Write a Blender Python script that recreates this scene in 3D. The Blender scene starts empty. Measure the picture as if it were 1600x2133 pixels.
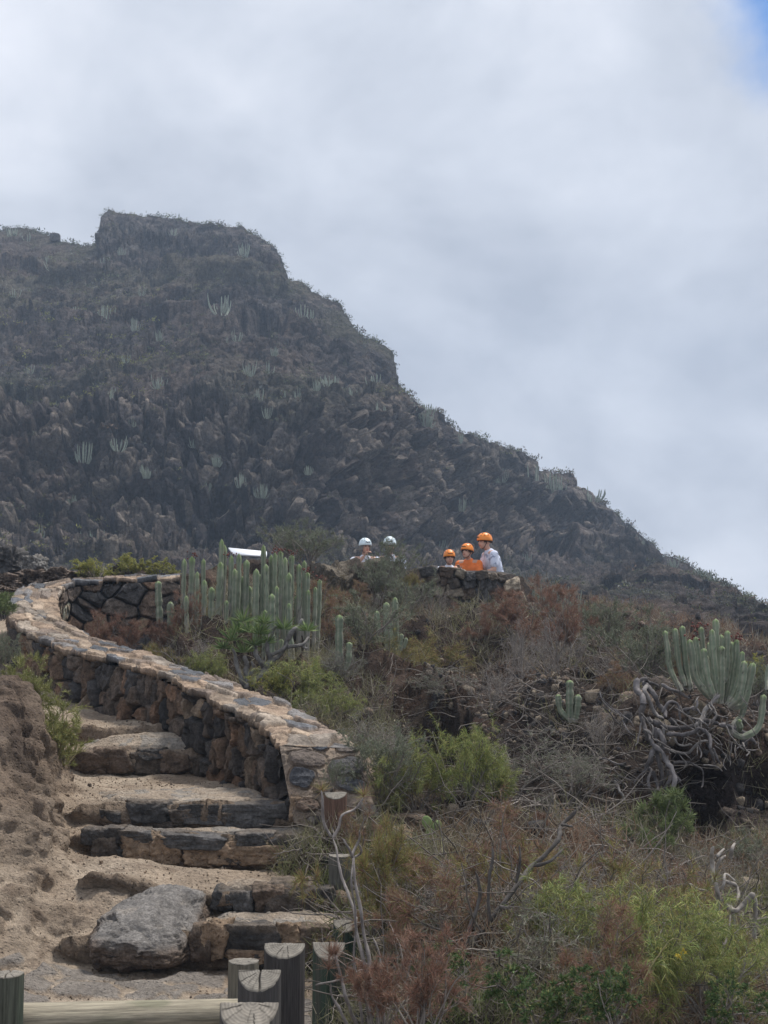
import bpy, math, random
import numpy as np
from mathutils import Vector, Matrix

# ---------------------------------------------------------------- camera, sky, sun, exposure
SC = bpy.context.scene
CAMZ = 1.5                      # eye height above the lowest landing
F = 2930.0                      # focal length in photo pixels (photo 1600 x 2133)
PITCH = math.atan((1390 - 1066.5) / F)
cam_d = bpy.data.cameras.new('camera')
cam = bpy.data.objects.new('camera', cam_d)
SC.collection.objects.link(cam)
SC.camera = cam
cam.location = (0, 0, CAMZ)
cam.rotation_euler = (math.pi / 2 + PITCH, 0, 0)
cam_d.sensor_fit = 'VERTICAL'
cam_d.sensor_height = 24.0
cam_d.lens = 24.0 * F / 2133.0
cam_d.clip_start = 0.05
cam_d.clip_end = 3000

SUN_EL, SUN_AZ = math.radians(64), math.radians(48)      # azimuth from +Y, clockwise: high, ahead and to the east
w = bpy.data.worlds.new('World')
SC.world = w
w.use_nodes = True
nt = w.node_tree
nt.nodes.clear()
N = nt.nodes.new
def lk(a, b): nt.links.new(a, b)
out = N('ShaderNodeOutputWorld'); bg = N('ShaderNodeBackground')
lk(bg.outputs[0], out.inputs[0])
tc = N('ShaderNodeTexCoord')
sky = N('ShaderNodeTexSky'); sky.sky_type = 'NISHITA'; sky.sun_disc = False
sky.sun_elevation = SUN_EL; sky.sun_rotation = SUN_AZ
SKYK = 0.10                      # strength of the clear sky
bg.inputs['Strength'].default_value = SKYK
# clouds: brightness given in picture units, divided by the strength
def wnoise(scale, detail, rough, loc=(0, 0, 0), sc=(1, 1, 1), dist=0.0):
    mp = N('ShaderNodeMapping'); mp.inputs['Location'].default_value = loc; mp.inputs['Scale'].default_value = sc
    lk(tc.outputs['Generated'], mp.inputs[0])
    n = N('ShaderNodeTexNoise'); n.inputs['Scale'].default_value = scale
    n.inputs['Detail'].default_value = detail; n.inputs['Roughness'].default_value = rough
    n.inputs['Distortion'].default_value = dist
    lk(mp.outputs[0], n.inputs['Vector'])
    return n.outputs['Fac']
def wmath(op, a, b=None, clamp=False):
    m = N('ShaderNodeMath'); m.operation = op; m.use_clamp = clamp
    for i, v in enumerate((a, b)):
        if v is None: continue
        if isinstance(v, (int, float)): m.inputs[i].default_value = v
        else: lk(v, m.inputs[i])
    return m.outputs[0]
big = wnoise(3.1, 5, 0.5, (0.35, 0.2, 0.62), (1, 1, 1.6), 0.3)
mid = wnoise(8.0, 6, 0.55, (1.3, 0.2, 0.9), (1, 1, 1.5), 0.2)
c = wmath('ADD', wmath('MULTIPLY', big, 0.75), wmath('MULTIPLY', mid, 0.25))
ramp = N('ShaderNodeValToRGB')
els = ramp.color_ramp.elements
def wc(r, g, b): return (r / SKYK, g / SKYK, b / SKYK, 1)
els[0].position = 0.36; els[0].color = wc(0.345, 0.38, 0.45)
els[1].position = 0.66; els[1].color = wc(0.70, 0.72, 0.78)
e = els.new(0.50); e.color = wc(0.50, 0.535, 0.605)
lk(c, ramp.inputs[0])
# a break in the cloud high up to the east
def dirpx(px, py):
    cx, cy = (px - 800) / F, (1066.5 - py) / F
    d = Vector((cx, math.cos(PITCH) - cy * math.sin(PITCH), math.sin(PITCH) + cy * math.cos(PITCH)))
    return d.normalized()
gap = dirpx(1785, -5)
vm = N('ShaderNodeVectorMath'); vm.operation = 'DISTANCE'
lk(tc.outputs['Generated'], vm.inputs[0]); vm.inputs[1].default_value = gap
edge = wmath('ADD', vm.outputs['Value'], wmath('MULTIPLY', wmath('SUBTRACT', wnoise(9, 5, 0.6, (3.1, 0, 0)), 0.5), 0.10))
mr = N('ShaderNodeMapRange'); mr.interpolation_type = 'SMOOTHSTEP'
mr.inputs['From Min'].default_value = 0.045; mr.inputs['From Max'].default_value = 0.105
lk(edge, mr.inputs['Value'])
mx = N('ShaderNodeMix'); mx.data_type = 'RGBA'
lk(mr.outputs[0], mx.inputs['Factor'])
tint = N('ShaderNodeMix'); tint.data_type = 'RGBA'; tint.blend_type = 'MULTIPLY'; tint.inputs['Factor'].default_value = 1
lk(sky.outputs[0], tint.inputs['A']); tint.inputs['B'].default_value = (0.42, 0.68, 0.98, 1)
lk(tint.outputs['Result'], mx.inputs['A']); lk(ramp.outputs[0], mx.inputs['B'])
lk(mx.outputs['Result'], bg.inputs['Color'])

sun_d = bpy.data.lights.new('sun', 'SUN')
sun_d.energy = 2.9
sun_d.angle = math.radians(10)
sun_d.color = (1.0, 0.955, 0.89)
sun = bpy.data.objects.new('sun', sun_d)
SC.collection.objects.link(sun)
sd = Vector((math.sin(SUN_AZ) * math.cos(SUN_EL), math.cos(SUN_AZ) * math.cos(SUN_EL), math.sin(SUN_EL)))
sun.rotation_euler = sd.to_track_quat('Z', 'Y').to_euler()

SC.view_settings.view_transform = 'Standard'
SC.view_settings.look = 'None'
SC.view_settings.exposure = 0.45
SC.view_settings.gamma = 1.0
SC.view_settings.use_curve_mapping = False
SC.render.engine = 'CYCLES'
SC.cycles.use_denoising = True
SC.cycles.denoising_input_passes = 'RGB_ALBEDO_NORMAL'
SC.cycles.denoising_prefilter = 'ACCURATE'
SC.cycles.max_bounces = 5
SC.cycles.diffuse_bounces = 2
SC.cycles.glossy_bounces = 2
SC.cycles.transmission_bounces = 3
SC.cycles.volume_bounces = 1
SC.cycles.transparent_max_bounces = 6
SC.cycles.use_adaptive_sampling = True
SC.cycles.adaptive_threshold = 0.006
SC.cycles.sample_clamp_indirect = 2.0
SC.cycles.sample_clamp_direct = 12.0

# ---------------------------------------------------------------- geometry helpers
CP, SP = math.cos(PITCH), math.sin(PITCH)
def atv(px, py, D):
    """world points seen at photo pixel px, py whose distance along +Y is D (arrays)"""
    px, py, D = np.broadcast_arrays(np.asarray(px, float), np.asarray(py, float), np.asarray(D, float))
    cx, cy = (px - 800) / F, (1066.5 - py) / F
    dx, dy, dz = cx, CP - cy * SP, SP + cy * CP
    k = D / dy
    return np.stack([dx * k, D, dz * k + CAMZ], -1)
def at(px, py, D): return atv(px, py, D)

def _h(ix, iy, iz, seed):
    M = np.uint64(0xFFFFFFFF)
    h = (ix.astype(np.int64).astype(np.uint64) * np.uint64(374761393) + iy.astype(np.int64).astype(np.uint64) * np.uint64(668265263)
         + iz.astype(np.int64).astype(np.uint64) * np.uint64(2147483647) + np.uint64((seed * 974634777) & 0xFFFFFFFF)) & M
    h = ((h ^ (h >> np.uint64(13))) * np.uint64(1274126177)) & M
    h = ((h ^ (h >> np.uint64(16))) * np.uint64(2246822519)) & M
    h = h ^ (h >> np.uint64(15))
    return (h & M).astype(np.float64) / 4294967295.0
def vnoise(p, seed=0):
    p = np.asarray(p, float)
    i = np.floor(p); f = p - i; f = f * f * (3 - 2 * f)
    i = i.astype(np.int64)
    r = 0
    for a in (0, 1):
        for b in (0, 1):
            for c_ in (0, 1):
                wgt = (f[..., 0] if a else 1 - f[..., 0]) * (f[..., 1] if b else 1 - f[..., 1]) * (f[..., 2] if c_ else 1 - f[..., 2])
                r = r + wgt * _h(i[..., 0] + a, i[..., 1] + b, i[..., 2] + c_, seed)
    return r * 2 - 1
def fbm(p, octv=4, seed=0, gain=0.5, ridged=False):
    s = 0; a = 1.0; tot = 0
    p = np.asarray(p, float)
    for o in range(octv):
        n = vnoise(p * (2.03 ** o) + o * 17.3, seed + o * 7)
        if ridged: n = 1 - 2 * np.abs(n)
        s = s + a * n; tot += a; a *= gain
    return s / tot
def worley(p, seed=0, jit=0.9, flat=False):
    """F1, F2, random id of the nearest cell, and the offset from its centre"""
    p = np.asarray(p, float)
    i = np.floor(p).astype(np.int64)
    n = p.shape[:-1]
    f1 = np.full(n, 9.0); f2 = np.full(n, 9.0); cid = np.zeros(n); off = np.zeros(p.shape)
    for a in (-1, 0, 1):
        for b in (-1, 0, 1):
            for c_ in ((0,) if flat else (-1, 0, 1)):
                x, y, z = i[..., 0] + a, i[..., 1] + b, i[..., 2] + c_
                q = np.stack([x + 0.5 + jit * (_h(x, y, z, seed) - 0.5), y + 0.5 + jit * (_h(x, y, z, seed + 1) - 0.5),
                              (p[..., 2] if flat else z + 0.5 + jit * (_h(x, y, z, seed + 2) - 0.5))], -1)
                d = np.sqrt(((p - q) ** 2).sum(-1))
                near = d < f1
                f2 = np.where(near, f1, np.minimum(f2, d))
                cid = np.where(near, _h(x, y, z, seed + 3), cid)
                off = np.where(near[..., None], p - q, off)
                f1 = np.where(near, d, f1)
    return f1, f2, cid, off
def rid(cid, k):
    """further random numbers from a cell id"""
    return np.modf(cid * (9781.13 + 377.7 * k) + k * 0.377)[0]
def sstep(a, b, x):
    t = np.clip((x - a) / (b - a), 0, 1)
    return t * t * (3 - 2 * t)
def mixc(a, b, t):
    return np.asarray(a) * (1 - t[..., None]) + np.asarray(b) * t[..., None]

class Geo:
    def __init__(s): s.v = []; s.q = []; s.t = []; s.c = []; s.n = 0
    def add(s, v, quads=None, tris=None, col=(1, 1, 1)):
        v = np.asarray(v, float).reshape(-1, 3)
        if quads is not None and len(quads): s.q.append(np.asarray(quads, np.int64).reshape(-1, 4) + s.n)
        if tris is not None and len(tris): s.t.append(np.asarray(tris, np.int64).reshape(-1, 3) + s.n)
        col = np.asarray(col, float)
        if col.ndim > 1: col = col.reshape(-1, 3)
        s.c.append(np.broadcast_to(col, v.shape).copy())
        s.v.append(v); s.n += len(v)
    def grid(s, P, col=(1, 1, 1), flip=False):
        """P of shape (R, C, 3)"""
        R, C = P.shape[:2]
        i = np.arange((R - 1) * (C - 1)); r, c_ = i // (C - 1), i % (C - 1)
        a = r * C + c_
        q = np.stack([a, a + 1, a + C + 1, a + C], -1)
        if flip: q = q[:, ::-1]
        s.add(P, quads=q, col=col)
    def mesh(s, name, smooth=True):
        me = bpy.data.meshes.new(name)
        v = np.concatenate(s.v); c_ = np.concatenate(s.c)
        q = np.concatenate(s.q) if s.q else np.zeros((0, 4), np.int64)
        t = np.concatenate(s.t) if s.t else np.zeros((0, 3), np.int64)
        me.vertices.add(len(v)); me.vertices.foreach_set('co', v.astype(np.float32).ravel())
        li = np.concatenate([q.ravel(), t.ravel()]).astype(np.int32)
        me.loops.add(len(li)); me.loops.foreach_set('vertex_index', li)
        st = np.concatenate([np.arange(len(q)) * 4, len(q) * 4 + np.arange(len(t)) * 3]).astype(np.int32)
        me.polygons.add(len(st)); me.polygons.foreach_set('loop_start', st)
        if smooth: me.polygons.foreach_set('use_smooth', np.ones(len(st), bool))
        me.update(calc_edges=True)
        at_ = me.color_attributes.new('Col', 'FLOAT_COLOR', 'POINT')
        at_.data.foreach_set('color', np.concatenate([c_, np.ones((len(c_), 1))], 1).astype(np.float32).ravel())
        return me

def link(o, parent=None):
    SC.collection.objects.link(o)
    if parent is not None: o.parent = parent
    return o
def ob(name, geo, mat, parent=None, smooth=True):
    me = geo if isinstance(geo, bpy.types.Mesh) else geo.mesh(name, smooth)
    if mat is not None and not me.materials: me.materials.append(mat)
    return link(bpy.data.objects.new(name, me), parent)
def tag(o, label=None, cat=None, group=None, kind=None):
    if label: o['label'] = label
    if cat: o['category'] = cat
    if group: o['group'] = group
    if kind: o['kind'] = kind
    return o
def thing(name, label, cat, loc=(0, 0, 0), rz=0.0, group=None):
    o = bpy.data.objects.new(name, None); o.empty_display_size = 0.1
    o.location = Vector([float(x) for x in loc]); o.rotation_euler = (0, 0, rz)
    link(o); tag(o, label, cat, group)
    return o
def copy_tree(o, parent=None):
    c_ = o.copy(); SC.collection.objects.link(c_)
    if parent is not None: c_.parent = parent
    for ch in list(o.children): copy_tree(ch, c_)
    return c_

def tubes(P, R, sides=5, col=(1, 1, 1), geo=None, cap=False):
    """P (n, k, 3) centre lines, R (n, k) radii"""
    P = np.asarray(P, float); R = np.asarray(R, float)
    n, k = P.shape[:2]
    T = np.gradient(P, axis=1); T /= np.linalg.norm(T, axis=-1, keepdims=True) + 1e-9
    m = T.mean(1); ref = np.where((np.abs(m[:, 2:3]) < 0.8) * np.ones((1, 3), bool), [[0, 0, 1.0]], [[1.0, 0, 0]])
    A = np.cross(T, ref[:, None, :]); A /= np.linalg.norm(A, axis=-1, keepdims=True) + 1e-9
    B = np.cross(T, A)
    th = np.arange(sides) * 2 * np.pi / sides
    V = P[:, :, None] + R[:, :, None, None] * (A[:, :, None] * np.cos(th)[None, None, :, None] + B[:, :, None] * np.sin(th)[None, None, :, None])
    ii, jj, ss = np.meshgrid(np.arange(n), np.arange(k - 1), np.arange(sides), indexing='ij')
    s2 = (ss + 1) % sides
    base = ii * k * sides + jj * sides
    q = np.stack([base + ss, base + s2, base + sides + s2, base + sides + ss], -1).reshape(-1, 4)
    c_ = np.asarray(col, float)
    if c_.ndim == 3: c_ = np.repeat(c_[:, :, None], sides, 2)          # n,k,3
    elif c_.ndim == 2: c_ = np.broadcast_to(c_[:, None, None], V.shape)  # n,3
    g = geo or Geo()
    g.add(V, quads=q, col=c_)
    if cap:
        for e_ in (0, k - 1):
            vv = V[:, e_].reshape(n, sides, 3)
            for j in range(n):
                g.add(np.vstack([P[j, e_][None], vv[j]]), tris=[[0, 1 + (a + (1 if e_ else 0)) % sides, 1 + (a + (0 if e_ else 1)) % sides] for a in range(sides)],
                      col=(c_ if c_.ndim == 1 else c_.reshape(n, k, sides, 3)[j, e_, 0]))
    return g
def ico(sub):
    import bmesh
    bm = bmesh.new(); bmesh.ops.create_icosphere(bm, subdivisions=sub, radius=1.0)
    bm.verts.ensure_lookup_table()
    v = np.array([x.co[:] for x in bm.verts]); f = np.array([[q.index for q in x.verts] for x in bm.faces])
    bm.free(); return v, f
ICO = {k: ico(k) for k in (1, 2, 3, 4, 5, 6)}
def rock(size, seed, sub=4, planes=14, rough=0.05, flat=0.0, sharp=70.0, col=None):
    """an angular stone: sphere clipped by random planes; size = full extents"""
    rng = np.random.default_rng(seed)
    v, f = ICO[sub]
    n = rng.normal(size=(planes, 3)); n /= np.linalg.norm(n, axis=1, keepdims=True)
    n = np.vstack([n, [[0, 0, 1], [0, 0, -1], [1, 0, 0.1], [-1, 0, -0.1], [0, 1, 0], [0, -1, 0.05]] + rng.normal(size=(6, 3)) * 0.12])
    n /= np.linalg.norm(n, axis=1, keepdims=True)
    d = rng.uniform(0.62, 1.0, len(n)); d[-6:] = rng.uniform(0.5, 0.62, 6)
    if flat: d[-6] *= 1 - flat * 0.4
    c_ = v @ n.T
    r = np.where(c_ > 0.05, d / np.maximum(c_, 0.05), 9)
    r = -np.log(np.exp(-sharp * np.minimum(r, 3)).sum(1)) / sharp
    p = v * r[:, None]
    p = p / np.abs(p).max(0) * 0.5
    o3 = rng.uniform(0, 50, 3)
    bump = fbm(p * 4 + o3, 4, seed, 0.55) * rough * 1.1 + (fbm(p * 7 + o3, 4, seed + 3, 0.6, ridged=True) - 0.3) * rough * 0.7
    p = p + v * bump[:, None]
    p = p * np.asarray(size)
    return p, f
def rotm(rx, ry, rz):
    return np.array(Matrix.Rotation(rz, 3, 'Z') @ Matrix.Rotation(ry, 3, 'Y') @ Matrix.Rotation(rx, 3, 'X'))

# ---------------------------------------------------------------- materials
def mat(name, rough=0.9, spec=0.25, vscale=8.0, vamp=0.35, bscale=30.0, bump=0.4, bdist=0.02, color=None, fine=0.0, tint=None, trans=0.0, detail=6, pit=0.0):
    """colour from the mesh attribute Col (or a constant), mottled by noise; two octaves of bump"""
    m = bpy.data.materials.new(name); m.use_nodes = True
    t = m.node_tree; t.nodes.clear()
    n = t.nodes.new; L = t.links.new
    o = n('ShaderNodeOutputMaterial'); b = n('ShaderNodeBsdfPrincipled')
    b.inputs['Roughness'].default_value = rough
    b.inputs['Specular IOR Level'].default_value = spec
    tcn = n('ShaderNodeTexCoord')
    if color is None:
        a = n('ShaderNodeAttribute'); a.attribute_name = 'Col'; src = a.outputs['Color']
    else:
        a = n('ShaderNodeRGB'); a.outputs[0].default_value = (*color, 1); src = a.outputs[0]
    n1 = n('ShaderNodeTexNoise'); n1.inputs['Scale'].default_value = vscale; n1.inputs['Detail'].default_value = detail; n1.inputs['Roughness'].default_value = 0.65
    L(tcn.outputs['Object'], n1.inputs['Vector'])
    mr_ = n('ShaderNodeMapRange'); mr_.inputs['From Min'].default_value = 0.3; mr_.inputs['From Max'].default_value = 0.7
    mr_.inputs['To Min'].default_value = 1 - vamp; mr_.inputs['To Max'].default_value = 1 + vamp
    L(n1.outputs['Fac'], mr_.inputs['Value'])
    mm = n('ShaderNodeVectorMath'); mm.operation = 'SCALE'
    L(src, mm.inputs[0]); L(mr_.outputs[0], mm.inputs['Scale'])
    colout = mm.outputs[0]
    if fine:
        nf = n('ShaderNodeTexNoise'); nf.inputs['Scale'].default_value = bscale * 1.6; nf.inputs['Detail'].default_value = 4; nf.inputs['Roughness'].default_value = 0.75
        L(tcn.outputs['Object'], nf.inputs['Vector'])
        mf = n('ShaderNodeMapRange'); mf.inputs['From Min'].default_value = 0.34; mf.inputs['From Max'].default_value = 0.66
        mf.inputs['To Min'].default_value = 1 - fine; mf.inputs['To Max'].default_value = 1 + fine * 0.9
        L(nf.outputs['Fac'], mf.inputs['Value'])
        m2 = n('ShaderNodeVectorMath'); m2.operation = 'SCALE'; L(colout, m2.inputs[0]); L(mf.outputs[0], m2.inputs['Scale']); colout = m2.outputs[0]
    if tint:
        n3 = n('ShaderNodeTexNoise'); n3.inputs['Scale'].default_value = tint[1]; n3.inputs['Detail'].default_value = 5
        L(tcn.outputs['Object'], n3.inputs['Vector'])
        m3 = n('ShaderNodeMapRange'); m3.inputs['From Min'].default_value = tint[2]; m3.inputs['From Max'].default_value = tint[3]
        L(n3.outputs['Fac'], m3.inputs['Value'])
        mxn = n('ShaderNodeMix'); mxn.data_type = 'RGBA'
        L(m3.outputs[0], mxn.inputs['Factor']); L(colout, mxn.inputs['A']); mxn.inputs['B'].default_value = (*tint[0], 1)
        colout = mxn.outputs['Result']
    L(colout, b.inputs['Base Color'])
    if bump:
        n2 = n('ShaderNodeTexNoise'); n2.inputs['Scale'].default_value = bscale; n2.inputs['Detail'].default_value = 8; n2.inputs['Roughness'].default_value = 0.7
        L(tcn.outputs['Object'], n2.inputs['Vector'])
        h = n2.outputs['Fac']
        if pit:
            vo = n('ShaderNodeTexVoronoi'); vo.inputs['Scale'].default_value = bscale * 1.3
            L(tcn.outputs['Object'], vo.inputs['Vector'])
            pm = n('ShaderNodeMapRange'); pm.inputs['From Min'].default_value = 0.0; pm.inputs['From Max'].default_value = 0.35
            pm.inputs['To Min'].default_value = -pit; pm.inputs['To Max'].default_value = 0.0
            L(vo.outputs['Distance'], pm.inputs['Value'])
            ad = n('ShaderNodeMath'); ad.operation = 'ADD'; L(h, ad.inputs[0]); L(pm.outputs[0], ad.inputs[1]); h = ad.outputs[0]
        bn = n('ShaderNodeBump'); bn.inputs['Strength'].default_value = bump; bn.inputs['Distance'].default_value = bdist
        L(h, bn.inputs['Height']); L(bn.outputs[0], b.inputs['Normal'])
    if trans:
        tr = n('ShaderNodeBsdfTranslucent'); L(colout, tr.inputs['Color'])
        ms = n('ShaderNodeMixShader'); ms.inputs[0].default_value = trans
        L(b.outputs[0], ms.inputs[1]); L(tr.outputs[0], ms.inputs[2]); L(ms.outputs[0], o.inputs[0])
    else:
        L(b.outputs[0], o.inputs[0])
    return m
M_ROCKFAR = mat('mountain_rock', vscale=0.9, vamp=0.45, bscale=2.6, bump=1.0, bdist=0.6, fine=0.5, rough=1.0, spec=0.1)
M_EARTH = mat('dry_earth', vscale=7, vamp=0.45, bscale=24, bump=1.0, bdist=0.06, rough=1.0, spec=0.1, pit=0.4, fine=0.45)
M_SAND = mat('tuff_sand', vscale=5, vamp=0.28, bscale=30, bump=1.0, bdist=0.035, rough=1.0, spec=0.1, pit=0.5, fine=0.3)
M_STONE = mat('basalt_stone', vscale=11, vamp=0.38, bscale=34, bump=1.0, bdist=0.03, rough=0.9, spec=0.25, fine=0.4)
M_PAVE = mat('cap_paving', vscale=14, vamp=0.22, bscale=38, bump=1.0, bdist=0.02, rough=0.95, spec=0.15, fine=0.32)
M_CACTUS = mat('cactus_skin', vscale=14, vamp=0.25, bscale=60, bump=0.25, bdist=0.005, rough=0.7, spec=0.25)
M_BARK = mat('bark', vscale=22, vamp=0.35, bscale=60, bump=0.5, bdist=0.006, rough=0.95, spec=0.1)
M_LEAF = mat('leaf', vscale=6, vamp=0.3, bump=0, rough=0.65, spec=0.2, trans=0.25)
M_FARLEAF = mat('far_leaf', vscale=0.7, vamp=0.35, bump=0, rough=1.0, spec=0.0)

# ---------------------------------------------------------------- large structure
def tps(points, vals, reg=0.3):
    X = np.asarray(points, float) / 400.0; y = np.asarray(vals, float); n = len(X)
    def k(d2): return np.where(d2 > 1e-12, d2 * np.log(d2 + 1e-12) * 0.5, 0)
    K = k(((X[:, None] - X[None]) ** 2).sum(-1)) + reg * 0.01 * np.eye(n)
    Pm = np.hstack([np.ones((n, 1)), X])
    A = np.block([[K, Pm], [Pm.T, np.zeros((3, 3))]])
    s = np.linalg.solve(A, np.concatenate([y, np.zeros(3)]))
    def ev(px, py):
        q = np.stack([px / 400.0, py / 400.0], -1); sh = q.shape[:-1]; q = q.reshape(-1, 2)
        r = np.zeros(len(q))
        for j in range(n): r += s[j] * k(((q - X[j]) ** 2).sum(-1))
        r += s[n] + q @ s[n + 1:]
        return r.reshape(sh)
    return ev
def normals(P):
    du = np.gradient(P, axis=1); dv = np.gradient(P, axis=0)
    n = np.cross(du, dv); n /= np.linalg.norm(n, axis=-1, keepdims=True) + 1e-12
    return n
def toward_camera(n, P):
    s = np.sign(((np.array([0, 0, CAMZ]) - P) * n).sum(-1, keepdims=True)); s[s == 0] = 1
    return n * s
def project(P):
    d = np.asarray(P) - np.array([0, 0, CAMZ])
    y = d[..., 1] * CP + d[..., 2] * SP; z = -d[..., 1] * SP + d[..., 2] * CP
    return 800 + d[..., 0] / y * F, 1066.5 - z / y * F

# air: even thin haze round the whole place
def box(name, lo, hi):
    v = [(x, y, z) for x in (lo[0], hi[0]) for y in (lo[1], hi[1]) for z in (lo[2], hi[2])]
    g = Geo(); g.add(v, quads=[[0, 1, 3, 2], [4, 6, 7, 5], [0, 4, 5, 1], [2, 3, 7, 6], [0, 2, 6, 4], [1, 5, 7, 3]]); return g.mesh(name, False)
hm = bpy.data.materials.new('haze_air'); hm.use_nodes = True; ht = hm.node_tree; ht.nodes.clear()
ho = ht.nodes.new('ShaderNodeOutputMaterial'); hp = ht.nodes.new('ShaderNodeVolumePrincipled')
hp.inputs['Color'].default_value = (0.62, 0.78, 1.0, 1); hp.inputs['Density'].default_value = 0.0011; hp.inputs['Anisotropy'].default_value = 0.2
ht.links.new(hp.outputs[0], ho.inputs['Volume'])
tag(ob('haze', box('haze', (-400, -30, -17), (400, 245, 58)), hm, smooth=False), kind='stuff')

# ground far below and around everything
g = Geo()
gx, gy = np.meshgrid(np.linspace(-390, 390, 60), np.linspace(-28, 243, 40))
gz = -14 + fbm(np.stack([gx / 30, gy / 30, gx * 0], -1), 3, 5) * 1.0
g.grid(np.stack([gx, gy, gz], -1), col=(0.07, 0.055, 0.045))
tag(ob('ground', g, M_EARTH), kind='structure')

# --- the mountain
SKY = np.array([(-700, 560), (-300, 500), (0, 478), (40, 472), (90, 487), (105, 495), (125, 500), (165, 508), (192, 511), (204, 500), (210, 452), (225, 440), (260, 447), (330, 455), (400, 463),
    (450, 470), (500, 475), (540, 497), (570, 515), (583, 530), (592, 560), (600, 580), (630, 592), (650, 608), (690, 628), (710, 640), (740, 685), (760, 705), (800, 722),
    (818, 742), (827, 772), (831, 803), (850, 820), (880, 850), (915, 862), (930, 880), (975, 905), (1010, 915), (1050, 930), (1090, 946), (1112, 962), (1120, 980), (1150, 988), (1190, 985),
    (1198, 1000), (1204, 1028), (1250, 1045), (1290, 1085), (1330, 1115), (1372, 1145), (1382, 1163), (1400, 1163), (1430, 1180), (1460, 1195), (1540, 1235), (1600, 1270), (1800, 1365), (2300, 1500)], float)
NU, NR = 1150, 620
uu = np.concatenate([np.linspace(-650, -30, 110, endpoint=False), np.linspace(-30, 1630, NU), np.linspace(1630, 2250, 111)[1:]])
Eu = np.interp(uu, SKY[:, 0], SKY[:, 1])
Eu = Eu + 3.5 * fbm(np.stack([uu / 22, uu * 0, uu * 0], -1), 4, 11) + 2.2 * (rid(np.floor(uu / 7 + 0.6 * np.sin(uu / 9)) * 0.173 + 0.2, 3) - 0.5)
vv = np.linspace(0, 1, NR)
BOT = 1430.0
bot = np.maximum(BOT, Eu + 80)
Es = np.convolve(np.pad(np.interp(uu, SKY[:, 0], SKY[:, 1]), 60, mode='edge'), np.ones(121) / 121, 'valid')
YY = Es[None] + (bot - Es)[None] * vv[:, None] + (Eu - Es)[None] * np.exp(-vv * 11)[:, None]
UU = np.broadcast_to(uu[None], YY.shape)
wob = 26 * fbm(np.stack([UU / 260, YY / 500, UU * 0], -1), 3, 21) + (UU - 500) * 0.03
ys = np.array([300, 440, 475, 520, 600, 660, 700, 760, 800, 835, 870, 960, 1060, 1160, 1200, 1300, 1430, 1900])
ds = np.array([172, 152, 149, 138, 124, 117, 108, 101, 97, 90, 85, 82, 79, 75, 70, 62, 50, 40.])
DD = np.interp(YY + wob, ys, ds)
gfac = 1 + 0.75 * sstep(550, 1500, UU) * sstep(1420, 1150, YY)
DD = DD * gfac
# the saddle where the nearer flank crosses in front at the foot of the slope
fl = sstep(1100, 1400, UU) * sstep(-20, 60, YY - (1160 + 0.9 * (1385 - UU).clip(0, 400) * 0.35))
DD = DD * (1 - 0.18 * fl)
P = atv(UU, YY, DD)
nrm = toward_camera(normals(P), P)
# rounding at the crest, so that the skyline stays where it is
keep = sstep(0, 75, YY - Eu[None]) * 0.88 + 0.12
Wp = P * 1.0
q1 = Wp / 6.5 + fbm(Wp / 14, 2, 31)[..., None] * 0.6
F1, F2, C1, O1 = worley(q1, 41)
q2 = Wp / np.array([1.35, 1.35, 2.4]) + fbm(Wp / 3, 2, 32)[..., None] * 0.8
G1, G2, C2, O2 = worley(q2, 51)
q3 = Wp / np.array([0.55, 0.55, 0.85]) + fbm(Wp / 1.2, 2, 33)[..., None] * 0.7
H1, H2, C3, O3 = worley(q3, 61)
def tilt(C, O): return O[..., 0] * (rid(C, 1) - 0.5) * 2 + O[..., 1] * (rid(C, 2) - 0.5) * 2 + O[..., 2] * (rid(C, 3) - 0.5) * 2
big_ = fbm(Wp / 28, 4, 71, ridged=True)
cliff = np.clip(sstep(830, 900, YY + wob) * sstep(1230, 1150, YY + 0.3 * wob) * 1.0 + sstep(545, 520, YY) * sstep(195, 215, UU) * 1.0 * sstep(640, 600, UU), 0, 1)
cliff = np.clip(cliff + 0.5 * sstep(0.0, 0.5, fbm(Wp / 20, 3, 73)), 0, 1)
disp = big_ * 2.0 + (rid(C1, 5) - 0.5) * 0.7 + tilt(C1, O1) * 0.9 + fbm(Wp / 4.5, 3, 80) * 0.8 \
    + (0.25 + 0.75 * cliff) * ((rid(C2, 5) - 0.5) * 1.15 + tilt(C2, O2) * 1.1 - 0.55 * sstep(0.16, 0.0, G2 - G1)) \
    + (0.45 + 0.55 * cliff) * ((rid(C3, 5) - 0.5) * 0.50 + tilt(C3, O3) * 0.50 - 0.16 * sstep(0.14, 0.0, H2 - H1)) + fbm(Wp / 0.45, 3, 81) * 0.16 + 0.5 * sstep(0.1, 0.5, fbm(Wp / np.array([3.5, 3.5, 9.0]), 3, 83, ridged=True)) * cliff
led = np.modf(np.abs((P[..., 2] + 0.10 * P[..., 0] + 2.2 * fbm(Wp / 12, 3, 92)) / 4.6))[0]
disp = disp + 1.5 * (sstep(0.0, 0.85, led) - 1.0 * sstep(0.88, 1.0, led)) * sstep(-0.35, 0.2, fbm(Wp / 16, 2, 93)) - 0.6
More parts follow.
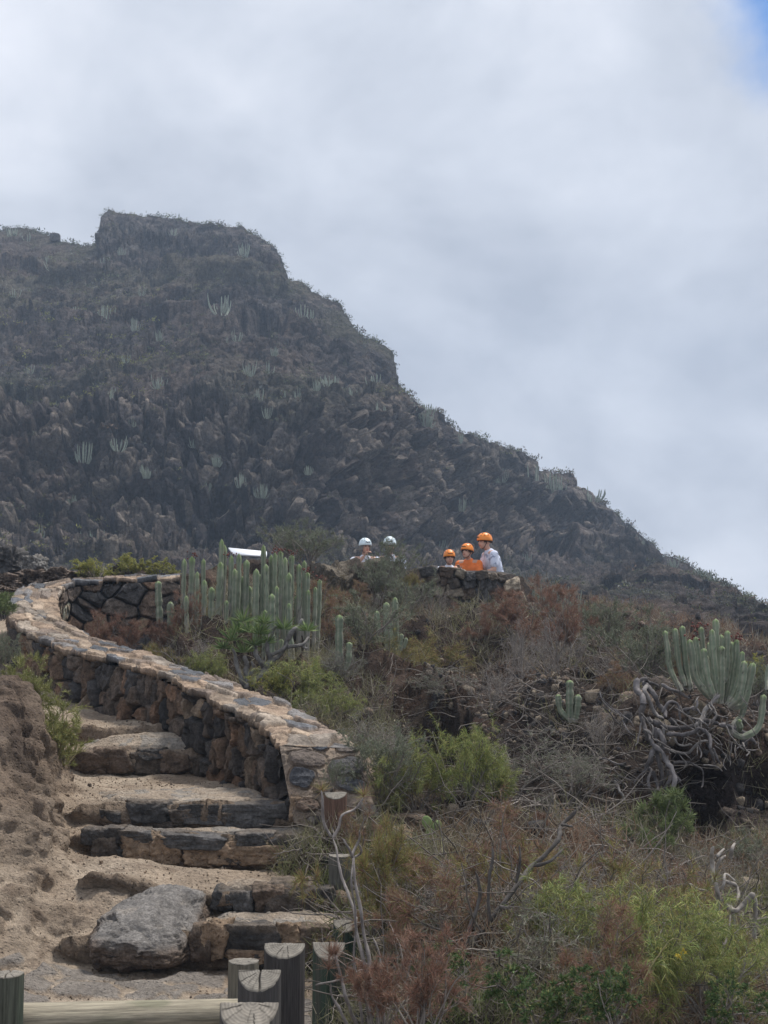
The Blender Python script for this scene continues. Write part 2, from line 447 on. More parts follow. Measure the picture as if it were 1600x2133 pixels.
# hollows and caves
for (cx, cy, rx, ry, dep) in [(612, 893, 22, 9, 4), (795, 910, 16, 6, 3), (540, 833, 18, 8, 2.5), (715, 912, 26, 9, 2.0), (340, 610, 30, 14, 3.5), (500, 625, 40, 18, 3), (545, 690, 45, 20, 3),
                               (310, 585, 16, 8, 3), (560, 575, 22, 12, 2.5), (1150, 1165, 34, 22, 6), (700, 855, 30, 10, 2), (30, 830, 50, 30, 3), (250, 1090, 45, 10, 2.5), (1020, 1130, 30, 30, 2), (390, 930, 16, 30, 1.6), (350, 870, 12, 20, 1.5)]:
    d_ = np.sqrt(((UU - cx) / rx) ** 2 + ((YY - cy) / ry) ** 2) + 0.35 * fbm(np.stack([UU / 14, YY / 14, UU * 0], -1), 2, int(cx))
    disp = disp - dep * sstep(1.3, 0.7, d_)
# layered ledges low at the far flank
lay = sstep(1080, 1180, UU) * sstep(1150, 1190, YY)
disp = disp * (1 - 0.35 * lay) + lay * 0.9 * np.abs(np.modf((P[..., 2] + 0.12 * P[..., 0] + 1.2 * fbm(Wp / 6, 3, 91)) / 1.5)[0])
disp = np.clip(disp, -6, 2.4)
P = P + nrm * (disp * keep)[..., None]
P = P + nrm * ((fbm(P / 0.9, 3, 82) * 0.35) * (1 - keep))[..., None]
# colours of the ground itself
n1 = fbm(Wp / 11, 4, 101); n2 = fbm(Wp / 2.2, 4, 102); n3 = fbm(Wp / 25, 3, 103)
col = mixc((0.062, 0.056, 0.055), (0.105, 0.082, 0.068), sstep(-0.4, 0.5, n1))
col = mixc(col, (0.058, 0.060, 0.066), sstep(0.1, 0.5, n3) * 0.8)
col = col * (1 + 0.45 * cliff * (rid(C2, 8) - 0.35) + 0.5 * (rid(C3, 9) - 0.45))[..., None]
tan = (sstep(0.55, 0.68, rid(C2, 7)) * 0.7 * cliff + sstep(0.78, 0.84, rid(C3, 7)) * 0.9) * sstep(1600, 800, UU + 0)
tan = tan * (0.35 + 0.65 * sstep(700, 1000, YY)) * sstep(-0.3, 0.3, n2 + 0.3)
col = mixc(col, (0.25, 0.215, 0.175), np.clip(tan, 0, 1) * 0.85)
ero = sstep(-0.05, 0.35, fbm(Wp / 7, 4, 104) - 0.6 * cliff)
col = mixc(col, (0.115, 0.090, 0.074), ero * 0.5)
veg = sstep(0.0, 0.35, fbm(Wp / 9, 4, 105) + 0.25 * (1 - cliff) - 0.15) * (1 - 0.75 * cliff)
col = mixc(col, (0.100, 0.105, 0.065), veg * 0.4)
lich = sstep(0.25, 0.5, fbm(Wp / 3.3, 4, 106)) * sstep(500, 100, UU) * sstep(800, 650, YY)
col = mixc(col, (0.16, 0.16, 0.155), lich * 0.5)
col = mixc(col, col * 0.5, sstep(0.10, 0.0, G2 - G1) * 0.8)       # crevices between rock cells darkened, shade put into the colour
col = col * np.array([1.0, 0.98, 1.0]); MP, MU, MY, MN = P.copy(), uu, YY, nrm
MVEG, MCLIFF = veg, cliff
# behind the crest and below the foot
Dc = P[0, :, 1]; rows_b = []
for k_, (dy_, dz_) in enumerate([(6, -0.6), (16, -3), (26, -12), (42, -32), (60, -75)]):
    rb = P[0].copy(); rb[:, 0] *= (rb[:, 1] + dy_) / rb[:, 1]; rb[:, 1] = np.minimum(rb[:, 1] + dy_, 225 + dy_ * .2); rb[:, 2] = np.maximum(rb[:, 2] + dz_ + 0.5 * fbm(rb / 6, 2, 7 + k_), -16)
    rows_b.append(rb)
low = P[-1].copy(); low[:, 1] -= 4; low[:, 2] = -16
allP = np.concatenate([np.array(rows_b[::-1]), P, low[None]], 0)
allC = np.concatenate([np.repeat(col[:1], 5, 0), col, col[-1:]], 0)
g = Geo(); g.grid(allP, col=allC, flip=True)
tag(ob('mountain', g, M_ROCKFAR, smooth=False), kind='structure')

def mnt(px, py):
    """point on the mountain seen at a pixel"""
    j = int(np.argmin(np.abs(MU - px))); i = int(np.clip(np.searchsorted(MY[:, j], py), 0, len(MY) - 1))
    return MP[i, j]

# --- the hillside on the near side: gully bank, mound and terrace
HC = [(-300,1400,20),(0,1300,17),(-300,1900,14),(0,1700,13),(0,2133,9.5),(300,1310,16.0),(150,1290,16.6),(200,1350,15.4),(450,1400,14.3),(450,1300,16.0),(600,1300,16.3),(600,1400,14.5),
 (650,1500,11.8),(720,1570,10.4),(740,1640,9.6),(760,1750,8.8),(780,1850,8.2),(800,1950,7.4),(800,2133,6.2),(300,1600,13.5),(300,1900,10.5),(300,2133,8.8),
 (380,1215,17.2),(500,1190,17.7),(650,1200,18),(750,1190,18.5),(650,1250,17.5),(760,1260,18),(800,1350,15.8),(800,1450,13),(850,1550,11.2),(900,1650,9.8),(900,1800,8.2),(950,1900,7.2),(1000,2133,5.6),
 (900,1250,19),(1070,1250,19),(950,1350,15.8),(950,1450,13.3),(1050,1560,11.5),(1150,1240,26),(1250,1260,27),(1400,1320,23),(1200,1330,17.5),(1200,1400,13.8),(1200,1500,12),(1200,1620,10.7),(1200,1750,9),(1200,1900,7.2),(1250,2133,5.4),
 (1400,1440,11.7),(1400,1380,13.8),(1500,1400,13.5),(1600,1400,14),(1500,1520,10.8),(1500,1600,10.6),(1500,1720,10.3),(1450,1800,9.2),(1600,1520,11),(1600,1700,10.7),(1600,1850,8.8),(1500,2133,5.6),(1900,1450,14),(1900,2133,6.5),
 (1000,2600,4.2),(1600,2600,4.2),(300,2600,5),(2000,2600,4.5),(-300,2600,6)]
HC = np.array(HC, float)
hev = tps(HC[:, :2], np.log(HC[:, 2]), 0.25)
CR = np.array([(-600, 1230), (0, 1205), (170, 1200), (370, 1198), (470, 1180), (485, 1166), (560, 1167), (620, 1180), (650, 1182), (700, 1172), (780, 1178), (850, 1190), (880, 1200), (1070, 1212), (1110, 1222), (1200, 1238), (1300, 1270), (1400, 1305), (1500, 1325), (1600, 1350), (1900, 1440), (2300, 1520)], float)
hu = np.concatenate([np.linspace(-500, 100, 60, endpoint=False), np.linspace(100, 1640, 700), np.linspace(1640, 2200, 60)[1:]])
hE = np.interp(hu, CR[:, 0], CR[:, 1]) + 4 * fbm(np.stack([hu / 30, hu * 0, hu * 0], -1), 4, 12)
hv = np.concatenate([np.linspace(0, 0.62, 520), np.linspace(0.62, 1, 90)[1:]])
HY = hE[None] + (2650 - hE)[None] * hv[:, None]
HU = np.broadcast_to(hu[None], HY.shape)
HD = np.exp(hev(HU, HY))
P = atv(HU, HY, HD)
nrm = toward_camera(normals(P), P)
kp = sstep(0, 0.02, hv)[:, None] * 0.7 + 0.3
a1, a2, ac, ao = worley(P / 0.55 + fbm(P / 0.8, 2, 3)[..., None] * 0.5, 141)
b1, b2, bc, bo = worley(P / 0.2 + fbm(P / 0.3, 2, 4)[..., None] * 0.4, 151)
rocky = sstep(-0.1, 0.3, fbm(P / 1.6, 3, 161))
outc = sstep(1280, 1240, HY) * sstep(560, 620, HU) * sstep(880, 800, HU)      # the pale outcrop under the terrace
rocky = np.maximum(rocky, outc)
disp = fbm(P / 1.5, 4, 131) * 0.42 + fbm(P / np.array([0.3, 0.5, 0.7]), 3, 134, ridged=True) * 0.06 + rocky * ((rid(ac, 5) - 0.5) * 0.22 + tilt(ac, ao) * 0.16) + (0.3 + 0.7 * rocky) * ((rid(bc, 5) - 0.5) * 0.07 + tilt(bc, bo) * 0.06) + fbm(P / 0.12, 3, 133) * 0.022
for (cx, cy, rx, ry, dep) in [(1455, 1700, 45, 90, 0.45), (1410, 1640, 16, 80, 0.3), (1325, 1735, 42, 22, 0.45), (905, 1520, 60, 40, 0.5), (790, 1250, 50, 60, 0.8), (290, 1310, 30, 50, 0.3), (930, 1600, 50, 60, 0.4)]:
    d_ = np.sqrt(((HU - cx) / rx) ** 2 + ((HY - cy) / ry) ** 2) + 0.3 * fbm(np.stack([HU / 25, HY / 25, HU * 0], -1), 2, int(cx))
    disp = disp - dep * sstep(1.3, 0.6, d_)
disp *= np.clip(HD / 11, 0.5, 1.5)
P = P + nrm * (disp * kp)[..., None]
n1 = fbm(P / 1.2, 4, 171); n2 = fbm(P / 0.35, 4, 172); n3 = fbm(P / 3.0, 3, 173)
col = mixc((0.055, 0.044, 0.038), (0.098, 0.068, 0.052), sstep(-0.35, 0.4, n1))
col = mixc(col, (0.040, 0.037, 0.038), sstep(0.0, 0.45, n3) * 0.8)
col = mixc(col, (0.20, 0.16, 0.115), sstep(0.72, 0.78, rid(bc, 8)) * 0.55 * sstep(-0.2, 0.3, n1) * rocky)
col = mixc(col, (0.115, 0.066, 0.046), sstep(0.15, 0.45, n2) * 0.4)
col = mixc(col, (0.19, 0.165, 0.13), outc * sstep(-0.5, 0.2, n2) * 0.8)
soil = sstep(1380, 1440, HYY if False else HY) * sstep(1780, 1720, HY) * sstep(800, 860, HU)
col = mixc(col, col * 0.72, soil)
bankr = sstep(1420, 1470, HU) * sstep(1570, 1610, HY) * sstep(1800, 1760, HY)
col = mixc(col, (0.050, 0.040, 0.038), bankr * 0.8)
HP, HYY, HN = P.copy(), HY, nrm
rows_b = []
floor = np.where((hu > 620) & (hu < 1110), 0.6 + CAMZ, P[0, :, 2] - 0.35)
crest = P[0].copy()
for k_, (dy_, s_) in enumerate([(0.35, 0.25), (0.8, 1.0), (2.0, 1.0), (4.5, 1.0), (7.0, 1.1)]):
    rb = crest.copy(); rb[:, 0] *= (rb[:, 1] + dy_) / rb[:, 1]; rb[:, 1] += dy_
    rb[:, 2] = crest[:, 2] + (floor - crest[:, 2]) * s_ + 0.04 * fbm(rb / 0.5, 2, k_)
    rows_b.append(rb)
rb = crest.copy(); rb[:, 0] *= 45 / rb[:, 1]; rb[:, 1] = 45; rb[:, 2] = -4; rows_b.append(rb)
rb = rb.copy(); rb[:, 0] *= 60 / 45; rb[:, 1] = 60; rb[:, 2] = -15; rows_b.append(rb)
low = P[-1].copy(); low[:, 2] = -15
allP = np.concatenate([np.array(rows_b[::-1]), P, low[None]], 0)
allC = np.concatenate([np.repeat(col[:1], len(rows_b), 0), col, col[-1:]], 0)
g = Geo(); g.grid(allP, col=allC, flip=True)
tag(ob('hillside', g, M_EARTH, smooth=True), kind='structure')
def hill(px, py):
    j = int(np.argmin(np.abs(hu - px))); i = int(np.clip(np.searchsorted(HYY[:, j], py), 0, len(HYY) - 1))
    return HP[i, j]

# --- the path: trodden tuff with the earth bank on its inner side, a height field z(x, D)
def path_base(D):
    xs = [2.0, 6.0, 7.30, 7.32, 7.75, 7.77, 8.60, 8.62, 8.90, 8.92, 10.7, 10.72, 11.2, 11.25, 13, 14, 15.5, 16.4, 17.5]
    zs = [-1.75, -1.56, -1.50, -1.33, -1.31, -1.21, -1.20, -1.005, -0.995, -0.845, -0.80, -0.655, -0.62, -0.50, -0.30, -0.02, 0.33, 0.5, 0.62]
    return np.interp(D, xs, zs)
def path_soft(D):
    return np.interp(D, [2, 6, 7.3, 8.0, 9.0, 10.0, 11.2, 13, 14, 15.5, 16.4, 17.5], [-1.75, -1.56, -1.45, -1.2, -0.9, -0.74, -0.5, -0.30, -0.02, 0.33, 0.5, 0.62])
def XE(D): return np.interp(D, [2, 6.2, 7.0, 7.5, 8.0, 8.5, 9, 10, 10.7, 11.2, 12, 13, 14, 15, 17.5], [-1.75, -1.72, -1.60, -1.60, -1.68, -1.86, -1.92, -2.25, -2.55, -2.65, -2.95, -3.6, -4.4, -5.0, -5.4])
def XR(D): return np.interp(D, [2, 6.5, 7.3, 8.0, 8.5, 9, 9.6, 10.4, 11.2, 12, 13, 14, 15, 16, 17.5], [0.0, 0.1, 0.12, 0.02, -0.12, -0.28, -0.62, -1.0, -1.45, -1.9, -2.7, -3.3, -3.6, -3.75, -3.8])
def path_z(X, D):
    X = np.asarray(X, float); D = np.asarray(D, float)
    q = np.stack([X, D, X * 0], -1)
    wv = 0.05 * fbm(q / 0.5, 3, 211)
    st = path_base(D + wv * 0.5)
    so = path_soft(D)
    e = XE(D) + 0.12 * fbm(q / 0.45, 3, 212)
    s = e - X                                    # distance into the bank
    t = sstep(-0.30, 0.12, s)
    z = st * (1 - t) + so * t
    apron = 0.42 * sstep(0.0, 1.3, s) * sstep(5.4, 6.8, D)
    z = z + (1 - np.exp(-np.maximum(s, 0) / 0.8)) * 0.22 * sstep(6.0, 7.4, D)
    bank = sstep(0.03, 0.50, s) * sstep(7.3, 8.7, D + 0.5 * np.clip(s, 0, 1.5)) * sstep(12.8, 10.6, D)
    top = np.interp(D, [7, 8, 9, 9.7, 10.4, 11.5, 13], [0.42, 0.56, 0.66, 0.60, 0.42, 0.22, 0.1])
    lump = fbm(np.stack([X / 0.35, D / 0.35, z / 0.35], -1), 4, 213)
    z = z + bank * top + (0.07 + 0.05 * bank) * lump * sstep(-0.25, 0.3, s)
    z = z + 0.15 * sstep(0.6, 2.2, s) * sstep(8, 9.5, D) * sstep(13, 11, D)
    z = z + 0.018 * fbm(q / 0.12, 4, 214) + 0.03 * fbm(q / 0.6, 3, 215) * sstep(6.5, 7.2, D)
    # rounded sand humps between the steps
    for (hx, hd, rx, rd, h) in [(-1.1, 8.2, 0.7, 0.28, 0.06), (-1.75, 10.95, 0.55, 0.2, 0.10), (-1.55, 8.3, 0.3, 0.3, 0.08), (-1.35, 11.5, 0.5, 0.35, 0.08), (-2.0, 7.3, 0.45, 0.35, 0.12), (-1.5, 7.75, 0.3, 0.25, 0.10)]:
        d_ = ((X - hx) / rx) ** 2 + ((D - hd) / rd) ** 2
        z = z + h * np.exp(-d_ * 1.5) * (1 + 0.4 * lump)
    z = z - 2.2 * sstep(0.0, 0.5, X - XR(D) + 0.03 * lump)
    return z
DX = np.concatenate([np.linspace(2.0, 6.2, 110, endpoint=False), np.linspace(6.2, 12.0, 470, endpoint=False), np.linspace(12, 17.5, 150)])
XX = np.concatenate([np.linspace(-8, -3.2, 90, endpoint=False), np.linspace(-3.2, 0.7, 330)])
gx, gd = np.meshgrid(XX, DX)
gz = path_z(gx, gd)
P = np.stack([gx, gd, gz + CAMZ], -1)
# sideways erosion folds on the bank so that it is not a plain height field
nr = normals(P); nr *= np.sign(nr[..., 2:3])
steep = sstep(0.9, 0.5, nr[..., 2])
er = fbm(P / np.array([0.20, 0.20, 0.75]) + fbm(P / 0.3, 2, 229)[..., None] * 0.5, 4, 221, ridged=True) * 0.10 + fbm(P / 0.07, 3, 222, ridged=True) * 0.022
strat = np.abs(np.modf((P[..., 2] + 0.15 * P[..., 0] + 0.08 * fbm(P / 0.3, 3, 227)) / 0.13)[0])
er = er + 0.035 * sstep(0.3, 0.75, strat) * sstep(-0.2, 0.3, fbm(P / 0.4, 2, 228))
sbank = sstep(-0.1, 0.3, XE(gd) - gx)
wr1, wr2, wrc, wro = worley(P / 0.11, 226)
P = P + nr * ((er * steep + fbm(P / 0.05, 3, 223) * 0.009 + sbank * (0.014 * (rid(wrc, 2) - 0.5) + 0.016 * fbm(P / 0.16, 4, 230, ridged=True)))[..., None])
n1 = fbm(P / 0.5, 4, 224); n2 = fbm(P / 0.12, 4, 225)
col = mixc((0.315, 0.245, 0.182), (0.40, 0.325, 0.25), sstep(-0.4, 0.4, n1))
col = mixc(col, (0.205, 0.152, 0.112), sstep(0.1, 0.5, n2) * 0.6)
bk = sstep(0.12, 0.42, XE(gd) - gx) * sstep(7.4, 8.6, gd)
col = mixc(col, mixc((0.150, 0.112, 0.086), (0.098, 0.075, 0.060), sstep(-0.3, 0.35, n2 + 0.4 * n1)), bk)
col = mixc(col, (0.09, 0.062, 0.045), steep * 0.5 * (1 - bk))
lower = sstep(7.0, 6.6, gd)
# flat embedded stones on the lowest landing
c1, c2, cc, co = worley(np.stack([gx / 0.26, gd / 0.24, gx * 0], -1) + fbm(P / 0.2, 2, 8)[..., None] * 0.3, 231, flat=True)
slab = sstep(0.45, 0.5, rid(cc, 4)) * sstep(0.04, 0.10, c2 - c1) * sstep(7.2, 7.1, gd) * sstep(-0.3, 0.0, n1 + 0.2)
col = mixc(col, (0.21, 0.195, 0.18), slab * 0.75)
P[..., 2] += 0.012 * slab
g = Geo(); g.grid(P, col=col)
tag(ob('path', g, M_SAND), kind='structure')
def path_pt(x, D): return np.array([x, D, float(path_z(np.array(x), np.array(D))) + CAMZ])

# ---------------------------------------------------------------- stone wall winding up the path
WL = [(595,1553,8.95),(545,1503,9.5),(470,1465,10.2),(395,1430,10.85),(320,1397,11.5),(225,1371,12.3),(125,1346,13.1),(72,1322,13.6),(32,1296,14.1),(24,1266,14.7),(30,1238,15.4),(60,1222,16.1),(110,1214,16.5),(170,1209,16.7),(260,1204,16.8),(375,1198,16.9)]
WR = [(742,1560,8.95),(688,1522,9.7),(600,1471,10.5),(525,1441,11.1),(440,1415,11.75),(350,1386,12.5),(265,1352,13.2),(205,1333,13.6),(155,1312,14.0),(128,1288,14.5),(118,1262,15.0),(125,1236,15.6),(140,1220,16.0),(172,1213,16.2),(260,1208,16.3),(375,1202,16.4)]
WH = [0.36,0.42,0.46,0.48,0.50,0.52,0.52,0.5,0.5,0.5,0.5,0.5,0.5,0.5,0.5,0.5]
def resamp(pts, n, extra=None):
    pts = np.asarray(pts, float); d = np.concatenate([[0], np.cumsum(np.linalg.norm(np.diff(pts, axis=0), axis=1))])
    s = np.linspace(0, d[-1], n)
    # smooth interpolation (Catmull-Rom like through cubic hermite)
    m = np.gradient(pts, axis=0) / np.gradient(d)[:, None]
    i = np.clip(np.searchsorted(d, s) - 1, 0, len(d) - 2)
    h = (d[i + 1] - d[i]); t = ((s - d[i]) / h)[:, None]; h = h[:, None]
    r = (2*t**3-3*t**2+1)*pts[i] + (t**3-2*t**2+t)*h*m[i] + (-2*t**3+3*t**2)*pts[i+1] + (t**3-t**2)*h*m[i+1]
    return r, s, (s / d[-1])
Lp = np.array([at(*p) for p in WL]); Rp = np.array([at(*p) for p in WR])
WM = (Lp + Rp) / 2
nS = 1500
_, sC, fC = resamp(WM, nS)
def resamp_at(pts, f):                        # by parameter shared with the centre line
    d = np.concatenate([[0], np.cumsum(np.linalg.norm(np.diff(WM, axis=0), axis=1))]); d /= d[-1]
    i = np.clip(np.searchsorted(d, f) - 1, 0, len(d) - 2); h = (d[i + 1] - d[i])[:, None]; t = ((f - d[i]))[:, None] / h
    pts = np.asarray(pts, float)
    if pts.ndim == 1: pts = pts[:, None]
    m = np.gradient(pts, axis=0) / np.gradient(d)[:, None]
    return (2*t**3-3*t**2+1)*pts[i] + (t**3-2*t**2+t)*h*m[i] + (-2*t**3+3*t**2)*pts[i+1] + (t**3-t**2)*h*m[i+1]
LC = resamp_at(Lp, fC); RC = resamp_at(Rp, fC)
across = RC - LC; across[:, 2] = 0; across /= np.linalg.norm(across, axis=1, keepdims=True)
def stone_colors(cid, k=0):
    pal = np.array([(0.044, 0.045, 0.049), (0.062, 0.058, 0.057), (0.088, 0.070, 0.058), (0.112, 0.086, 0.068), (0.140, 0.098, 0.072), (0.074, 0.066, 0.061), (0.150, 0.128, 0.105), (0.050, 0.051, 0.055), (0.090, 0.078, 0.070)])
    return pal[(rid(cid, 11 + k) * len(pal)).astype(int) % len(pal)] * (1.0 + 0.55 * rid(cid, 13))[..., None] * np.array([1.10, 1.0, 0.90])
def masonry(edge, outn, h, s, sx, sz, seed, prot=0.05, nT=90):
    """a face of field stones under an edge curve"""
    t = np.linspace(0, 1, nT)
    S, T = np.meshgrid(s, t); 
    H = np.broadcast_to(h[None], S.shape)
    Z = T * H
    q = np.stack([S / sx, Z / sz, S * 0], -1)
    q = q + fbm(np.stack([S / 0.2, Z / 0.2, S * 0], -1), 2, seed)[..., None] * np.array([0.25, 0.25, 0])
    f1, f2, cid, off = worley(q, seed, 0.95, flat=True)
    big_ = f2 - f1
    g1, g2, gid, goff = worley(q * 2.3, seed + 9, 0.95, flat=True)
    edgek = sstep(0.02, 0.16, big_)
    dsp = prot * (edgek * 1.6 - 0.9 + 1.3 * (rid(cid, 5) - 0.5)) + edgek * prot * ((rid(cid, 1) - 0.5) * off[..., 0] + (rid(cid, 2) - 0.5) * off[..., 1]) * 1.6
    base = edge[None] + outn[None] * dsp[..., None]
    base = base - outn[None] * 0.0
    base[..., 2] = edge[None, :, 2] - Z
    p3 = base / 0.05
    fc1, fc2, fcc, fco = worley(p3 / 1.5, seed + 6)
    dsp2 = fbm(p3, 3, seed + 2, ridged=True) * 0.007 + fbm(p3 / 3, 3, seed + 4) * 0.014 + edgek * (0.016 * (rid(fcc, 5) - 0.5) + 0.02 * tilt(fcc, fco))
    base = base + outn[None] * dsp2[..., None]
    c_ = stone_colors(cid)
    c_ = c_ * (0.75 + 0.5 * sstep(-0.4, 0.4, fbm(base / 0.06, 3, seed + 5)))[..., None]
    c_ = mixc(c_, (0.028, 0.025, 0.024), sstep(0.09, 0.0, big_))
    return base, c_
wall = thing('stone_wall', 'long winding wall of dark field stones under a pale paved top, climbing beside the steps', 'stone wall', (0, 0, 0))
hW = np.interp(fC, np.linspace(0, 1, len(WH)), WH)
jag = lambda s, k: 0.03 * fbm(np.stack([s / 0.07, s * 0, s * 0 + k], -1), 3, 300 + k) + 0.02 * (rid(np.floor(s / 0.17 + 0.3 * np.sin(s * 7)) * 0.137 + k * 0.11 + 0.5, 3) - 0.5)
# cap
nW = 70
wv = np.linspace(0, 1, nW)
Lj = LC - across * (0.03 + jag(sC, 1))[:, None]; Rj = RC + across * (0.02 + jag(sC, 2))[:, None]
cap = Lj[None] * (1 - wv)[:, None, None] + Rj[None] * wv[:, None, None]
Wd = np.linalg.norm((RC - LC)[:, :2], axis=1)
q = np.stack([np.broadcast_to(sC[None] / 0.26, cap.shape[:2]), wv[:, None] * Wd[None] / 0.15, np.zeros(cap.shape[:2])], -1)
q = q + fbm(cap / 0.13, 2, 17)[..., None] * np.array([0.35, 0.35, 0])
c1, c2, cc, co = worley(q, 331, 0.95, flat=True)
isst = sstep(0.26, 0.28, rid(cc, 4))
eg = sstep(0.02, 0.10 , c2 - c1)
lev = (0.010 + 0.028 * rid(cc, 6)) * isst * eg + isst * eg * 0.030 * (co[..., 0] * (rid(cc, 1) - 0.5) + co[..., 1] * (rid(cc, 2) - 0.5)) * 2 + 0.014 * fbm(cap / 0.16, 3, 18) + 0.009 * fbm(cap / 0.045, 4, 19, ridged=True)
lev = lev - 0.012 * sstep(0.06, 0.0, np.minimum(wv, 1 - wv))[:, None]
cap[..., 2] += lev * (0.1 + 0.9 * sstep(0.02, 0.16, sC))[None]
pal = np.array([(0.30, 0.255, 0.21), (0.235, 0.22, 0.21), (0.35, 0.26, 0.19), (0.17, 0.172, 0.18), (0.36, 0.30, 0.24), (0.26, 0.205, 0.165), (0.115, 0.12, 0.128), (0.40, 0.31, 0.23), (0.22, 0.18, 0.15)])
cs = pal[(rid(cc, 12) * len(pal)).astype(int) % len(pal)] * (0.85 + 0.3 * rid(cc, 14))[..., None]
cm = mixc((0.29, 0.23, 0.175), (0.37, 0.27, 0.19), sstep(-0.3, 0.4, fbm(cap / 0.3, 3, 20)))
cc_ = mixc(cm, cs, isst * eg)
cc_ = mixc(cc_, (0.11, 0.085, 0.065), sstep(0.045, 0.0, c2 - c1) * 0.75)
cc_ = cc_ * (0.72 + 0.5 * sstep(-0.4, 0.4, fbm(cap / np.array([0.1, 0.1, 0.1]), 4, 23)))[..., None]
cc_ = cc_ * np.array([0.97, 0.97, 0.98])
g = Geo(); g.grid(cap, col=cc_)
# the edge of the cap turns down 5 cm each side
for e_, sg in ((0, -1), (-1, 1)):
    a = cap[e_]; th = 0.055 + 0.02 * fbm(np.stack([sC / 0.12, sC * 0, sC * 0], -1), 2, 25 + e_)
    rows = [a]
    for k_, (dn, inn) in enumerate(((0.35, 0.004), (0.8, 0.0), (1.0, -0.03))):
        r_ = a.copy(); r_[:, 2] -= th * dn; r_ += across * sg * (inn + 0.006 * fbm(r_ / 0.04, 2, k_))[:, None]; rows.append(r_)
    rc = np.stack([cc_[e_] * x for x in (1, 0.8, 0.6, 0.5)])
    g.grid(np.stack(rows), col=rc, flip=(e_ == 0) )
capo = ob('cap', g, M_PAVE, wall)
fa, ca = masonry(LC, -across, hW + 0.25, sC, 0.15, 0.21, 401, 0.045)
g = Geo(); g.grid(fa - np.array([0, 0, 0.045]), col=ca)
ob('masonry', g, M_STONE, wall)['label'] = 'dark upright stones of the wall face beside the steps'
h2 = np.interp(fC, [0, 0.55, 0.62, 1], [0.75, 0.62, 0.65, 0.62]) + 0.2
fb, cb = masonry(RC, across, h2, sC, 0.27, 0.2, 431, 0.055)
g = Geo(); g.grid(fb - np.array([0, 0, 0.045]), col=np.minimum(cb * 1.45, 0.3), flip=True)
ob('masonry', g, M_STONE, wall)['label'] = 'large mixed stones of the upper wall facing the gully'
# the end of the wall: a sloping face of mortar with dark stones set in it
ne, me_ = 190, 170
sE, tE = np.meshgrid(np.linspace(-0.16, 1.1, ne), np.linspace(0, 1, me_))
cL, cR = cap[0, 0] * 1.0, cap[-1, 0] * 1.0
bL, bR = np.asarray(at(612, 1712, 8.66)), np.asarray(at(808, 1800, 8.40))
sc_ = np.clip(sE, 0, 1)
E_ = (cL * (1 - sc_)[..., None] + cR * sc_[..., None]) * (1 - tE)[..., None] + (bL * (1 - sc_)[..., None] + bR * sc_[..., None]) * tE[..., None]
E_ = E_ + np.array([0, 1.0, 0]) * (np.maximum(-sE, 0) * 2.6 + np.maximum(sE - 1, 0) * 4)[..., None] + np.array([0.35, 0, -0.5]) * (np.maximum(sE - 1, 0) * 2)[..., None]
E_[..., 2] -= 0.004
px_, py_ = project(E_)
wx = fbm(E_ / 0.07, 3, 27) * 5; wy = fbm(E_ / 0.07 + 9, 3, 28) * 5
nE = np.array([0.1, -0.9, 0.35]); nE /= np.linalg.norm(nE)
hE_ = 0.035 * np.sin(np.clip(sE, 0, 1) * np.pi) ** 0.6 * sstep(0, 0.2, tE) + 0.022 * fbm(E_ / 0.16, 4, 28) + 0.012 * fbm(E_ / 0.04, 4, 29, ridged=True)
cE = mixc((0.30, 0.235, 0.18), (0.22, 0.18, 0.145), sstep(-0.3, 0.3, fbm(E_ / 0.1, 3, 30)))
cE = mixc(cE, (0.36, 0.26, 0.185), sstep(0.1, 0.4, fbm(E_ / 0.15, 3, 36)) * 0.6)
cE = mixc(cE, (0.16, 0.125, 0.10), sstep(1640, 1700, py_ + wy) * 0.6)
for (sx, sy, rx, ry, c0, an) in [(640, 1583, 38, 17, (0.165, 0.135, 0.115), .1), (668, 1556, 14, 7, (0.075, 0.08, 0.09), .1), (725, 1562, 22, 7, (0.17, 0.145, 0.125), 0), (722, 1598, 36, 18, (0.105, 0.10, 0.10), -.05), (628, 1622, 25, 21, (0.078, 0.080, 0.088), .35),
                                 (732, 1638, 32, 13, (0.090, 0.092, 0.098), .15), (676, 1648, 20, 9, (0.10, 0.085, 0.072), -.1), (770, 1690, 26, 14, (0.10, 0.095, 0.09), .2), (640, 1680, 22, 12, (0.15, 0.11, 0.085), 0), (716, 1700, 26, 13, (0.11, 0.09, 0.078), .1), (768, 1755, 24, 15, (0.12, 0.10, 0.09), .1), (660, 1712, 20, 9, (0.09, 0.08, 0.075), 0)]:
    dx, dy = px_ + wx - sx, py_ + wy - sy; ex, ey = dx * math.cos(an) + dy * math.sin(an), -dx * math.sin(an) + dy * math.cos(an)
    dd = (np.abs(ex / rx) ** 2.8 + np.abs(ey / ry) ** 2.8) ** (1 / 2.8)
    k_ = sstep(1.08, 0.92, dd); hE_ = hE_ + k_ * (0.022 + 0.012 * ex / rx * math.sin(sx)) - 0.014 * sstep(0.16, 0.0, np.abs(dd - 1.1)); cE = mixc(cE, c0, k_)
E2 = E_ + nE * hE_[..., None]
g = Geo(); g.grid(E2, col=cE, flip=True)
ob('wall_end', g, M_PAVE, wall)['label'] = 'sloping wall end of orange mortar with dark stones set in'

